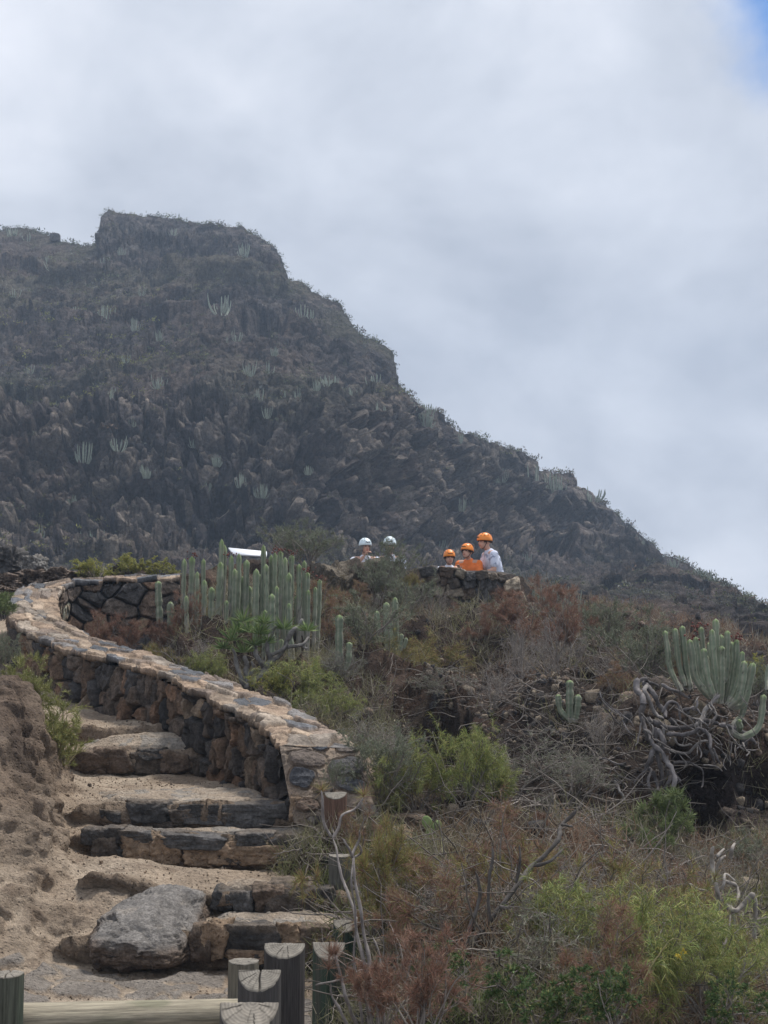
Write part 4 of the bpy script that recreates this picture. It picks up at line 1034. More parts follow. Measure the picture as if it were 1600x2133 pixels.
    # clothes
    sp = [capsule(hip * k + np.array((-.03, 0, -.02)) * k, up((-.045, 0, .74)) * k, .074 * k, .070 * k), capsule(hip * k + np.array((.03, 0, -.02)) * k, up((.045, 0, .74)) * k, .076 * k, .076 * k),
          capsule(up((-.080, 0, .79)) * k, up((.080, 0, .79)) * k, .045 * k, .045 * k), capsule(up((0, 0, .70)) * k, up((0, 0.005, .80)) * k, .083 * k, .062 * k)] + sleeves
    o = ob('shirt', blob(sp), shirt, t); remesh(o, 0.009 * k, 3)
    sp = [capsule(np.array((s * .055, 0, .52)) * k, np.array((s * .06, -.01, .30)) * k, .066 * k, .052 * k) for s in (-1, 1)] + [capsule(np.array((-.03, 0, .52)) * k, np.array((.03, 0, .52)) * k, .072 * k, .072 * k)]
    o = ob('shorts', blob(sp), M_SHORT, t); remesh(o, 0.01 * k, 2)
    # face
    for s in (-1, 1):
        v, f = ellips(hp((s * .019, -.0495, .002)), np.array((.0085, .004, .0055)) * kc, 2, Rh); g = Geo(); g.add(v, tris=f); ob('eye', g, M_DARK, t)
    v, f = ellips(hp((0, -.0545, -.037)), np.array((.0145, .003, .0045)) * kc, 2, Rh); g = Geo(); g.add(v, tris=f); ob('mouth', g, M_LIP, t)
    # hair: a shell of locks under the helmet rim
    g = Geo(); rg = np.random.default_rng(int(head_px[0]))
    n = 420; a = rg.uniform(-np.pi, np.pi, n); a = a[(np.abs(np.angle(np.exp(1j * (a + np.pi / 2)))) > (0.55 if hair is not M_HAIRD else 0.0))]; n = len(a)
    fr = np.abs(np.angle(np.exp(1j * (a + np.pi / 2)))) < 0.9
    z0 = rg.uniform(.022, .045, n); ln_ = np.where(fr, .004, .05 if hair is M_HAIRG else .022) * rg.uniform(.6, 1.3, n)
    st_ = np.stack([np.cos(a) * .049, np.sin(a) * .062 + .006, z0], -1); en = np.stack([np.cos(a) * .052, np.sin(a) * .064 + .007, z0 - ln_ - .015], -1)
    PP = np.stack([st_, (st_ + en) / 2 + rg.normal(size=(n, 3)) * .002, en + rg.normal(size=(n, 3)) * .003], 1)
    PP = (PP.reshape(-1, 3) * kc) @ Rh.T + hcc
    tubes(PP.reshape(n, 3, 3), np.array([[.0045, .004, .0015]] * n) * kc, 4, (1, 1, 1), g); ob('hair', g, hair, t)
    # helmet: ridged shell with a rim, vents, strap
    hm_ = thing('helmet', None, None); hm_.parent = t; hm_.location = Vector(hcc.tolist())
    hm_.rotation_euler = Matrix(Rh.tolist()).to_euler()
    nU, nV = 72, 26
    U, V = np.meshgrid(np.linspace(0, 2 * np.pi, nU + 1), np.linspace(0, 1, nV))
    el = np.pi / 2 * (1 - V) 
    rx, ry, rz = .061, .077, .066
    rid_ = 1 + 0.018 * np.cos(U * 6) * sstep(0.1, 0.5, V) * sstep(1, 0.8, V)
    X = rx * np.cos(el) * np.cos(U) * rid_; Y = ry * np.cos(el) * np.sin(U) * rid_ + .004; Z = .018 + rz * np.sin(el)
    Z = Z - .012 * sstep(0.6, 1.0, V) * (0.5 + 0.5 * np.sin(U)) - 0.006 * (V > 0.99)
    G0 = np.stack([X, Y, Z], -1); inner = G0[::-1] * np.array([.92, .92, .94])
    g = Geo(); g.grid(np.concatenate([G0, inner], 0) * kc, col=(0.90, 0.27, 0.03) if helmet is M_HELO else (0.72, 0.82, 0.86))
    for s in (-1, 1):
        for vx, vy_, vz in ((.030, -.052, .055), (.045, -.020, .058), (.047, .018, .058), (.030, .052, .055), (.022, -.028, .078), (.020, .022, .080)):
            p = np.array((s * vx, vy_, vz)); e_ = p / np.array((rx, ry, rz)) - np.array((0, 0.05, 0.27)); e_ /= np.linalg.norm(e_)
            sp_ = e_ * np.array((rx, ry, rz)) * 1.015 + np.array((0, .004, .018)); v, f = ellips(sp_ * kc, np.array((.0045, .011, .004)) * kc, 2, rotm(0, s * 0.8, s * 0.3)); g.add(v, tris=f, col=(0.30, 0.08, 0.02) if helmet is M_HELO else (0.30, 0.36, 0.38))
    ob('shell', g, M_HEL, hm_)
    g = Geo(); ang_ = np.linspace(-0.45, 0.35, 9)
    PPs = np.stack([rx * 1.02 * np.sin(ang_), -ry * 1.02 * np.cos(ang_) * 0.97 + .004, .040 + .003 * np.sin(ang_ * 14)], -1) * kc
    tubes(PPs[None], np.full((1, 9), .0035 * kc), 6, (1, 1, 1), g); ob('front_mark', g, M_DARK, hm_)
    g = Geo()
    for s in (-1, 1):
        pp = np.array([(s * .052, .0, .02), (s * .047, -.008, -.02), (s * .030, -.022, -.058), (0, -.028, -.070)]) * kc
        tubes(pp[None], np.full((1, 4), .0028 * kc), 5, (1, 1, 1), g)
    ob('strap', g, M_DARK, hm_)
    if glasses:
        g = Geo()
        for s in (-1, 1):
            v, f = ellips(hp((s * .021, -.056, .004)), np.array((.019, .004, .012)) * kc, 2, Rh); g.add(v, tris=f)
        tubes(np.array([[hp((-.046, .0, .006)), hp((-.040, -.05, .006)), hp((0, -.058, .007)), hp((.040, -.05, .006)), hp((.046, .0, .006))]]), np.full((1, 5), .0025 * kc), 5, (1, 1, 1), g)
        ob('sunglasses', g, M_DARK, t)
    return t
hang = lambda s: ((s * .13, .0, .64), (s * .13, -.05, .50), 0.4)
person('woman in a white helmet and white shirt resting her chin on her hand', (761, 1120), 22.2, 1.62, 0, 0.1, 0.12, 0.35, 0.05,
       (((-.15, -.07, .68), (-.03, -.10, .83), 0.7), ((.15, -.06, .66), (.05, -.14, .66), 0.4)), M_SHIRTW, M_HELW, M_HAIRG, 1.0)
person('person in a white helmet and dark sunglasses partly hidden behind the bush', (812, 1117), 22.4, 1.70, 0, -0.1, 0.05, 0.15, 0.15, (hang(-1), hang(1)), M_SHIRTP, M_HELW, M_HAIRD, 1.0, True)
person('smallest child, in an orange helmet, chin just above the parapet', (936, 1144), 19.7, 1.22, 0, 0.1, 0.15, 0.05, 0.05,
       (((-.15, -.05, .66), (-.08, -.15, .72), 0.4), ((.15, -.06, .68), (.10, -.16, .80), 0.3)), M_SHIRTW, M_HELO, M_HAIRD, 1.12)
person('child in an orange helmet and orange shirt leaning on the parapet', (973, 1131), 20.2, 1.36, 0, -0.35, 0.38, -0.25, -0.1,
       (((-.12, -.08, .66), (-.04, -.17, .62), 0.4), ((.13, -.08, .66), (.08, -.20, .64), 0.4)), M_SHIRTO, M_HELO, M_HAIRD, 1.06)
person('tallest child, in an orange helmet and white shirt, seen from the side behind the parapet', (1009, 1109), 20.3, 1.50, 0, -1.25, 0.30, 0.15, 0.05,
       (((-.13, -.07, .66), (-.10, -.20, .74), 0.6), ((.14, -.06, .65), (.13, -.20, .66), 0.5)), M_SHIRTP, M_HELO, M_HAIRD, 1.03)

# ---------------------------------------------------------------- plants
def unit(v): return v / (np.linalg.norm(v, axis=-1, keepdims=True) + 1e-9)
def grow(st, d, L_, K, wander, grav, rg):
    n = len(st); P = np.zeros((n, K, 3)); P[:, 0] = st; d = unit(d); L_ = np.broadcast_to(L_, (n,))
    for k in range(1, K):
        d = unit(d + rg.normal(size=(n, 3)) * wander + np.array([0, 0, 1.0]) * grav)
        P[:, k] = P[:, k - 1] + d * (L_ / (K - 1))[:, None]
    return P
def spawn(P, R, per, rg, t0, spread, lf, K, wander, grav, rf=0.6, t1=1.0):
    n, k = P.shape[:2]
    i = np.repeat(np.arange(n), per); t = rg.uniform(t0, t1, len(i)) * (k - 1)
    j = np.clip(t.astype(int), 0, k - 2); fr = (t - j)[:, None]
    st = P[i, j] * (1 - fr) + P[i, j + 1] * fr
    pd = unit(P[i, j + 1] - P[i, j])
    rp = rg.normal(size=(len(i), 3)); rp = unit(rp - (rp * pd).sum(-1, keepdims=True) * pd)
    sp = rg.uniform(spread * 0.5, spread * 1.2, len(i))[:, None]
    d = pd * np.cos(sp) + rp * np.sin(sp)
    Lp_ = np.linalg.norm(np.diff(P[i], axis=1), axis=-1).sum(1)
    L_ = Lp_ * lf * rg.uniform(0.5, 1.25, len(i)) * (1.15 - 0.5 * t / (k - 1))
    Q = grow(st, d, L_, K, wander, grav, rg)
    r0 = (R[i, j] * rf)
    return Q, r0[:, None] * np.linspace(1, 0.35, K)[None]
def needles(P, per, L_, w, rg, spread, grav, cols, geo, t0=0.2, hang=0.0):
    n, k = P.shape[:2]
    i = np.repeat(np.arange(n), per); t = rg.uniform(t0, 1, len(i)) * (k - 1); j = np.clip(t.astype(int), 0, k - 2); fr = (t - j)[:, None]
    st = P[i, j] * (1 - fr) + P[i, j + 1] * fr
    pd = unit(P[i, j + 1] - P[i, j])
    d = unit(pd * 0.8 + rg.normal(size=(len(i), 3)) * spread + np.array([0, 0, grav]))
    ln = L_ * rg.uniform(0.6, 1.4, len(i))[:, None]
    mid = st + d * ln * 0.55
    tip = mid + unit(d + np.array([0, 0, -hang]) + rg.normal(size=d.shape) * 0.15) * ln * 0.5
    s = unit(np.cross(d, rg.normal(size=d.shape))) * w * 0.5
    V = np.stack([st - s, st + s, mid + s * 0.8, mid - s * 0.8, tip], 1)
    m = len(i); b = np.arange(m)[:, None] * 5
    cols = np.asarray(cols); cc = cols[rg.integers(len(cols), size=m)] * rg.uniform(0.7, 1.3, m)[:, None]
    geo.add(V, quads=b + np.array([[0, 1, 2, 3]]), tris=b + np.array([[3, 2, 4]]), col=np.repeat(cc[:, None], 5, 1))
def leaves(pos, d, L_, w, rg, cols, geo, fold=0.2, tipcol=None):
    """pointed oval leaves"""
    m = len(pos); d = unit(d); ln = L_ * rg.uniform(0.7, 1.3, m)[:, None]
    s = unit(np.cross(d, rg.normal(size=d.shape))); nrm_ = np.cross(d, s)
    a = pos; b_ = pos + d * ln * 0.45 + s * w * 0.5 * ln / L_ + nrm_ * fold * w; c_ = pos + d * ln; e = pos + d * ln * 0.45 - s * w * 0.5 * ln / L_ + nrm_ * fold * w
    m0 = pos + d * ln * 0.45
    V = np.stack([a, b_, c_, e, m0], 1); b = np.arange(m)[:, None] * 5
    cols = np.asarray(cols); cc = cols[rg.integers(len(cols), size=m)] * rg.uniform(0.75, 1.25, m)[:, None]
    C = np.repeat(cc[:, None], 5, 1)
    if tipcol is not None: C[:, 2] = C[:, 2] * 0.5 + np.asarray(tipcol) * 0.5
    T = np.concatenate([b + np.array([[0, 1, 4]]), b + np.array([[4, 1, 2]]), b + np.array([[0, 4, 3]]), b + np.array([[4, 2, 3]])])
    geo.add(V, tris=T, col=C)
RED = [(0.242, 0.129, 0.094), (0.284, 0.167, 0.116), (0.200, 0.109, 0.081), (0.242, 0.181, 0.130)]
OLI = [(0.210, 0.209, 0.075), (0.300, 0.271, 0.093), (0.170, 0.181, 0.070), (0.340, 0.271, 0.116)]
GRE = [(0.250, 0.283, 0.088), (0.192, 0.244, 0.079), (0.317, 0.332, 0.112), (0.144, 0.186, 0.064)]
SAG = [(0.169, 0.182, 0.128), (0.209, 0.223, 0.155), (0.135, 0.155, 0.101)]
YEL = [(0.338, 0.324, 0.089), (0.273, 0.276, 0.083), (0.403, 0.359, 0.113), (0.173, 0.206, 0.063)]
DKG = [(0.060, 0.108, 0.042), (0.083, 0.138, 0.051), (0.105, 0.158, 0.060)]
BRK = (0.190, 0.168, 0.148); BRKD = (0.11, 0.095, 0.085); BRKL = (0.25, 0.225, 0.20)
def shrub_mesh(kind, seed):
    """unit-height shrub: (branches, foliage)"""
    rg = np.random.default_rng(seed)
    g = Geo(); f = Geo()
    S = dict(
     red=dict(n0=9, sp=.55, L=.72, g=.05, n1=5, n2=5, nd=26, nl=.075, nw=.0045, cols=RED, bk=BRK, hang=0, nsp=.55, ng=.25),
     rust=dict(n0=8, sp=.75, L=.70, g=.0, n1=5, n2=5, nd=30, nl=.10, nw=.004, cols=RED + OLI[:1], bk=BRK, hang=.3, nsp=.6, ng=.0),
     olive=dict(n0=9, sp=.75, L=.70, g=.02, n1=5, n2=5, nd=26, nl=.095, nw=.004, cols=OLI + RED[:1], bk=BRK, hang=.2, nsp=.55, ng=.1),
     droop=dict(n0=11, sp=.8, L=.75, g=.03, n1=6, n2=6, nd=20, nl=.085, nw=.0036, cols=GRE + OLI[1:2], bk=BRK, hang=.9, nsp=.5, ng=-.2),
     sage=dict(n0=12, sp=.6, L=.78, g=.05, n1=6, n2=5, nd=18, nl=.05, nw=.006, cols=SAG, bk=BRK, hang=0, nsp=.7, ng=.3),
     bare=dict(n0=11, sp=.75, L=.80, g=.03, n1=6, n2=6, nd=0, nl=0, nw=0, cols=SAG, bk=(.23, .205, .185), hang=0, nsp=0, ng=0),
     tangle=dict(n0=14, sp=1.1, L=.62, g=-.02, n1=6, n2=6, nd=4, nl=.04, nw=.006, cols=SAG, bk=(.215, .19, .17), hang=0, nsp=.8, ng=0),
     yellow=dict(n0=10, sp=.9, L=.62, g=.04, n1=6, n2=5, nd=0, nl=0, nw=0, cols=YEL, bk=BRK, hang=0, nsp=0, ng=0),
     leafy=dict(n0=7, sp=.8, L=.72, g=.05, n1=5, n2=4, nd=5, nl=.08, nw=.004, cols=OLI, bk=BRK, hang=0, nsp=.5, ng=.2),
     rosette=dict(n0=7, sp=.6, L=.70, g=.08, n1=3, n2=2, nd=0, nl=0, nw=0, cols=GRE, bk=BRK, hang=0, nsp=0, ng=0),
     daisy=dict(n0=26, sp=.75, L=.72, g=.06, n1=4, n2=3, nd=30, nl=.085, nw=.007, cols=[(.25, .26, .09), (.31, .29, .12), (.19, .21, .075)], bk=(.20, .17, .10), hang=0, nsp=.5, ng=.4),
    )[kind]
    n0 = S['n0']
    a = rg.uniform(0, 6.283, n0); sp = rg.uniform(.15, S['sp'] * 1.25, n0)
    d = np.stack([np.cos(a) * np.sin(sp), np.sin(a) * np.sin(sp), np.cos(sp)], -1)
    st = np.stack([np.cos(a), np.sin(a), a * 0], -1) * 0.04; st[:, 2] = -0.05
    P0 = grow(st, d, S['L'] * rg.uniform(.7, 1.2, n0), 9, .16 if kind != 'tangle' else .3, S['g'], rg)
    R0 = np.linspace(.013, .005, 9)[None] * rg.uniform(.6, 1.2, n0)[:, None]
    P1, R1 = spawn(P0, R0, S['n1'], rg, .2, .75, .55, 6, .22, S['g'], .6)
    P2, R2 = spawn(P1, R1, S['n2'], rg, .2, .8, .5, 5, .25, S['g'] - .02 * (kind == 'droop'), .6)
    R2 = np.maximum(R2, .0013)
    bk = np.asarray(S['bk'])
    for P_, R_, s_ in ((P0, R0, 6), (P1, R1, 4), (P2, R2, 3)):
        tubes(P_, R_, s_, bk[None] * rg.uniform(.7, 1.35, len(P_))[:, None], g)
    if kind in ('bare', 'tangle'):
        P3, R3 = spawn(P2, R2, 3, rg, .2, .8, .6, 4, .28, 0, .7)
        tubes(P3, np.maximum(R3, .0011), 3, bk[None] * rg.uniform(.8, 1.5, len(P3))[:, None], g)
    if S['nd']: needles(P2, S['nd'], S['nl'], S['nw'], rg, S['nsp'], S['ng'], S['cols'], f, 0.1, S['hang'])
    if kind in ('red', 'rust', 'olive', 'droop'): needles(P1, S['nd'] // 2, S['nl'], S['nw'], rg, S['nsp'], S['ng'], S['cols'], f, 0.5, S['hang'])
    tips = P2[:, -1]; td = unit(P2[:, -1] - P2[:, -2])
    if kind == 'yellow':
        i = np.repeat(np.arange(len(P2)), 26); t = rg.uniform(0.2, 1, len(i))[:, None]; j = rg.integers(0, 4, len(i))
        pos = P2[i, j] * (1 - t) + P2[i, j + 1] * t + rg.normal(size=(len(i), 3)) * .008
        leaves(pos, rg.normal(size=pos.shape) + [0, 0, .4], .030, .018, rg, S['cols'], f)
    if kind == 'leafy':
        tips = np.concatenate([tips, P1[:, -1]]); td = np.concatenate([td, unit(P1[:, -1] - P1[:, -2])])
        m = 15; i = np.repeat(np.arange(len(tips)), m)
        pos = tips[i] - td[i] * rg.uniform(0, .03, len(i))[:, None]
        leaves(pos, td[i] * .7 + rg.normal(size=pos.shape) * .6, .060, .018, rg, DKG + [(.09, .12, .045)], f)
        sel = rg.random(len(tips)) < .3; k = np.repeat(np.nonzero(sel)[0], 5)
        leaves(tips[k], td[k] + rg.normal(size=(len(k), 3)) * .25, .045, .016, rg, [(.36, .36, .15), (.30, .32, .12), (.42, .38, .20)], f)
    if kind == 'rosette':
        tips = np.concatenate([tips, P1[:, -1], P0[:, -1]]); td = np.concatenate([td, unit(P1[:, -1] - P1[:, -2]), unit(P0[:, -1] - P0[:, -2])])
        m = 34; i = np.repeat(np.arange(len(tips)), m)
        leaves(tips[i] - td[i] * rg.uniform(0, .05, len(i))[:, None], td[i] * .6 + rg.normal(size=(len(i), 3)) * .55, .15, .016, rg, [(.14, .18, .075), (.11, .145, .06), (.19, .22, .10)], f, .1)
    if kind == 'daisy':
        i = np.repeat(np.arange(len(tips)), 3)
        leaves(tips[i] + [0, 0, .02], rg.normal(size=(len(i), 3)), .013, .012, rg, [(.6, .58, .48), (.55, .50, .35)], f)
    return g.mesh(kind + '_branches'), (f.mesh(kind + '_foliage', False) if f.n else None)
KINDNAME = dict(red='red_brown_shrub', rust='feathery_shrub', olive='broom_shrub', droop='weeping_shrub', sage='grey_green_shrub', bare='bare_shrub', tangle='dead_shrub', yellow='small_leaved_shrub', leafy='leafy_shrub', rosette='succulent_shrub', daisy='daisy_bush')
PROTO = {}
def proto(kind, v):
    if (kind, v) not in PROTO:
        b, f = shrub_mesh(kind, 1000 + 17 * v + sum(map(ord, kind)))
        b.materials.append(M_BARK)
        if f: f.materials.append(M_LEAF)
        PROTO[kind, v] = (b, f)
    return PROTO[kind, v]
SHR = 0
def shrub(kind, px, py, hpx, label, D=None, wide=1.0, cat='shrub', group=None, v=None, on=None):
    global SHR
    SHR += 1
    loc = np.asarray(on) if on is not None else (hill(px, py) if D is None else np.asarray(at(px, py, D)))
    s = hpx / F * loc[1] * 1.12
    b, f = proto(kind, SHR % 3 if v is None else v)
    t = thing(KINDNAME[kind], label, cat, loc, (SHR * 2.4) % 6.28, group)
    t.scale = (s * wide, s * wide, s)
    link(bpy.data.objects.new('branches', b), t)
    if f: link(bpy.data.objects.new('foliage', f), t)
    return t
# --- shrubs of the hillside; base pixel, height
shrub('red', 205, 1352, 100, 'red-brown feathery shrub inside the bend of the stone wall', wide=1.1)
shrub('red', 262, 1358, 90, 'smaller red-brown shrub just past the one inside the wall bend')
shrub('red', 345, 1375, 100, 'red-brown shrub at the foot of the two short single cactus columns')
shrub('red', 390, 1380, 100, 'red-brown shrub against the first tall cactus columns', wide=.9)
shrub('rust', 655, 1310, 105, 'orange-brown feathery shrub at the end of the tall cactus clump')
shrub('rust', 690, 1350, 90, 'orange-brown shrub beside the single tall cactus column', wide=.8)
shrub('rust', 740, 1290, 60, 'small orange-tinted shrub on the shaded hollow under the woman')
shrub('droop', 430, 1440, 95, 'green weeping shrub just over the wall below the cactus clump')
shrub('olive', 350, 1420, 70, 'olive needle shrub just over the wall, below the red-brown shrubs', wide=1.3)
shrub('bare', 400, 1440, 110, 'grey bare shrub between the wall and the tall cactus clump')
shrub('olive', 455, 1330, 70, 'olive feathery shrub growing up among the tall cactus columns', D=15.3)
shrub('droop', 640, 1470, 110, 'dark green weeping shrub spilling toward the wall cap', wide=1.2)
shrub('droop', 690, 1500, 90, 'green weeping shrub hanging over the wall near its end')
shrub('yellow', 600, 1480, 80, 'low leafy shrub pressed against the wall cap below the forked succulent tree', wide=1.2)
shrub('tangle', 735, 1570, 120, 'dense grey leafless tangle beside the end of the wall', wide=1.3)
shrub('tangle', 800, 1590, 130, 'grey leafless tangle on the slope next to the one at the wall end', wide=1.2)
shrub('sage', 785, 1660, 150, 'grey-green shrub below the leafless tangles', D=8.9)
shrub('sage', 640, 1178, 95, 'large pale grey-green bush behind the terrace, between the white board and the woman', D=19.2, wide=1.2, v=0)
shrub('sage', 600, 1172, 80, 'pale bush right behind the white board', D=19.6, wide=1.0)
shrub('sage', 825, 1215, 92, 'olive-grey bush in front of the person in sunglasses', D=18.2, wide=1.0, v=1)
shrub('olive', 846, 1240, 60, 'drooping olive bush beside the stone parapet', D=18.0, wide=1.0)
shrub('sage', 790, 1255, 95, 'dark grey-green bush hanging over the shaded hollow', D=17.6, wide=1.0)
shrub('tangle', 800, 1300, 90, 'dark twiggy shrub under the bush that hides the person in sunglasses', D=17.0)
shrub('sage', 850, 1330, 100, 'grey-green shrub behind the three slim cactus columns')
shrub('olive', 880, 1380, 110, 'broad olive shrub in the middle of the slope, next to the slim cactus columns', wide=1.2)
shrub('bare', 905, 1330, 72, 'bare grey shrub leaning toward the stone parapet')
shrub('red', 950, 1300, 42, 'red-brown shrub directly under the stone parapet')
shrub('red', 1010, 1335, 70, 'red-brown shrub below the outer end of the parapet')
shrub('red', 1085, 1345, 135, 'wide red-brown shrub on the crest, darkest of the row past the parapet', wide=1.2)
shrub('bare', 1075, 1410, 150, 'tall bare-stemmed shrub standing in front of the darkest red-brown one', wide=.7)
shrub('red', 1185, 1370, 150, 'tall red-brown shrub with pale upright stems on the crest', wide=.8)
shrub('bare', 1170, 1440, 160, 'bare shrub with long pale upright stems in front of the tall red-brown one', wide=.6)
shrub('red', 1140, 1330, 80, 'red-brown shrub between the two tallest shrubs of the crest')
shrub('red', 1230, 1330, 85, 'faded red-brown shrub at the edge of the pale green crest')
shrub('sage', 1260, 1370, 110, 'pale grey-green shrub on the crest beyond the red-brown row')
shrub('sage', 1335, 1410, 160, 'large grey-green shrub between the red-brown row and the big cactus', wide=.9)
shrub('bare', 1290, 1420, 120, 'bare grey shrub at the foot of the large grey-green one')
shrub('sage', 1390, 1390, 90, 'grey-green shrub touching the big cactus')
shrub('rust', 1290, 1470, 60, 'low rusty shrub above the dead root tangle')
shrub('olive', 1190, 1300, 60, 'green shrub in the pale scrub behind the crest', D=23)
shrub('rust', 1440, 1400, 95, 'thin reddish shrub growing inside the big cactus')
shrub('yellow', 1560, 1430, 90, 'yellowish shrub behind the big cactus')
shrub('sage', 1590, 1480, 100, 'grey shrub at the edge of view beyond the big cactus')
shrub('tangle', 930, 1470, 90, 'dark leafless shrub on the bare red soil', wide=1.2)
shrub('sage', 760, 1430, 110, 'grey-green shrub below the slim cactus columns', wide=1.3)
shrub('olive', 800, 1400, 100, 'olive shrub at the feet of the three slim cactus columns')
shrub('tangle', 720, 1450, 90, 'brown leafless shrub under the single tall cactus column')
shrub('bare', 1020, 1500, 110, 'bare shrub on the red soil beside the small three-armed cactus')
shrub('tangle', 1110, 1640, 130, 'dead shrub with long fallen stems in the middle of the slope', wide=1.4)
shrub('tangle', 1200, 1690, 120, 'dead grey shrub between the slope and the hanging roots', wide=1.3)
shrub('bare', 1260, 1610, 110, 'bare shrub beside the hanging roots')
shrub('bare', 1000, 1640, 120, 'leafless shrub rising above the bright weeping shrub')
shrub('droop', 955, 1720, 190, 'bright green weeping shrub, tallest on the middle slope', wide=.75)
shrub('droop', 1020, 1700, 110, 'small bright green weeping shrub beside the tallest one')
shrub('droop', 865, 1720, 140, 'green weeping shrub between the tallest one and the wall end', wide=.8)
shrub('olive', 800, 1700, 110, 'olive feathery shrub at the corner of the wall end')
shrub('rosette', 1385, 1810, 130, 'leafy green shrub under the hanging roots', wide=.9)
shrub('rosette', 1340, 1850, 80, 'smaller green succulent shrub below the one under the roots')
shrub('tangle', 1440, 1870, 80, 'grey twiggy shrub at the foot of the dark bank', wide=1.3)
shrub('sage', 1570, 1850, 80, 'grey-green shrub at the foot of the dark bank', wide=1.4)
shrub('tangle', 1560, 1900, 130, 'dead grey shrub around the white dead stems', wide=1.2)
shrub('bare', 1450, 1960, 160, 'bare shrub in front of the white dead stems', D=7.2)
# nearest thicket
shrub('olive', 775, 1930, 280, 'brownish-green feathery shrub drooping over the short grey post', D=6.8, wide=.55)
shrub('rust', 745, 1780, 100, 'fine orange-green spray behind the tall reddish post', D=8.2, wide=.8)
shrub('rust', 830, 2010, 150, 'rust-coloured feathery shrub past the open end of the lowest step', D=6.3, wide=.9)
shrub('red', 790, 2150, 190, 'red feathery shrub at the bottom edge beside the greenish post', D=4.9, wide=.9)
shrub('red', 880, 2160, 200, 'red feathery shrub nearest the viewer', D=4.7)
shrub('rust', 960, 2000, 210, 'rusty shrub around the dark forked branch', D=6.2, wide=.9)
shrub('rust', 1060, 1900, 200, 'tall rusty-brown shrub in the middle of the thicket', D=7.0, wide=.9)
shrub('olive', 1140, 1940, 210, 'olive shrub behind the dark forked branch', D=6.9)
shrub('red', 1150, 1800, 110, 'dull red shrub below the dead fallen stems', D=8.6)
shrub('olive', 880, 1900, 170, 'thin olive shrub between the bare shrub and the rusty one', D=7.4, wide=.8)
shrub('bare', 1080, 2040, 230, 'tall pale leafless shrub standing in the middle of the nearest thicket', D=6.0, wide=.7)
shrub('bare', 1330, 2060, 230, 'pale bare twigs rising through the green weeping shrubs', D=6.1, wide=.9)
shrub('bare', 1190, 1990, 200, 'bare straw-coloured twigs between the olive shrub and the bright weeping one', D=6.4, wide=.8)
shrub('rust', 1290, 2120, 230, 'wispy brown-green shrub in front of the bright weeping ones', D=5.2, wide=.8)
shrub('olive', 1400, 2040, 210, 'yellow-green feathery shrub just above the yellow flowers', D=6.2, wide=.9)
shrub('olive', 1530, 2080, 170, 'yellow-green shrub between the biggest weeping one and the edge cacti', D=6.0, wide=.8)
shrub('leafy', 1000, 2110, 150, 'dark leafy shrub with pale buds under the dark forked branch', D=5.3, wide=1.1)
shrub('leafy', 1130, 2140, 150, 'dark leafy shrub with the most pale yellow buds', D=5.0, wide=1.2)
shrub('leafy', 1280, 2150, 150, 'dark leafy shrub under the big green weeping shrub', D=4.8)
shrub('leafy', 1540, 2140, 120, 'dark leafy shrub at the corner of the thicket', D=5.0)
shrub('droop', 1220, 2040, 240, 'green weeping shrub on the step side of the biggest one', D=6.0, wide=1.0)
shrub('droop', 1390, 2140, 330, 'biggest weeping shrub, bright green, filling the lower corner', D=5.6, wide=.95)
shrub('droop', 1480, 2120, 200, 'bright green weeping shrub trailing from the biggest one', D=5.4)
shrub('olive', 1330, 1990, 200, 'yellow-green needle shrub above the biggest weeping shrub', D=6.7)
shrub('olive', 1240, 1930, 150, 'olive needle shrub in the upper thicket', D=7.4, wide=1.2)
shrub('rust', 1450, 1960, 130, 'brown-red spray beside the white dead stems', D=6.9)
shrub('tangle', 1180, 2060, 240, 'dark arching bare branches inside the thicket', D=5.8, wide=1.3)
shrub('tangle', 1010, 1980, 200, 'grey tangled twigs inside the rusty shrubs', D=6.3, wide=1.2)
shrub('bare', 880, 1960, 190, 'bare shrub with thin upright twigs beyond the steps', D=6.8, wide=.8)
shrub('droop', 1130, 1860, 110, 'small green weeping shrub between rusty ones', D=7.7)
shrub('yellow', 1590, 1900, 60, 'bright yellow-green bush at the edge of view', D=8.0)
for i_, (kd, x_, y_, h_) in enumerate([('sage', 1700, 1600, 130), ('tangle', 1690, 1800, 130), ('olive', 1730, 1950, 180), ('red', 1690, 1480, 110), ('bare', 1800, 1700, 150), ('rust', 1820, 2050, 200)]):
    shrub(kd, x_, y_, h_, 'scrubby shrub out past the big cactus, beyond the edge of the photograph', group='shrubs out past the big cactus')
# left side and behind the upper wall
shrub('yellow', 200, 1212, 62, 'yellow-green bush behind the upper wall, nearest the bend', D=17.3, wide=1.5)
shrub('yellow', 270, 1206, 62, 'yellow-green bush behind the middle of the upper wall', D=17.3, wide=1.5)
shrub('yellow', 335, 1204, 52, 'yellow-green bush behind the end of the upper wall', D=17.4, wide=1.4)
shrub('daisy', 105, 1530, 135, 'yellow-green bush with tiny white flowers on the earth bank', wide=1.0, cat='bush', on=np.array(path_pt(float(at(112, 1500, 9.6)[0]), 9.6)) - [0, 0, .03])
shrub('daisy', 50, 1480, 110, 'smaller flowering bush on top of the earth bank', cat='bush', on=np.array(path_pt(float(at(45, 1450, 9.7)[0]), 9.7)) - [0, 0, .03])
shrub('rosette', 5, 1290, 60, 'spiky green plant at the outside of the wall bend', D=13.9, cat='plant')
shrub('sage', 5, 1400, 80, 'dark green shrub below the spiky plant outside the wall', D=13.2)
shrub('sage', 700, 1640, 60, 'small wispy shrub rooted in the wall end', D=8.5, wide=.7)

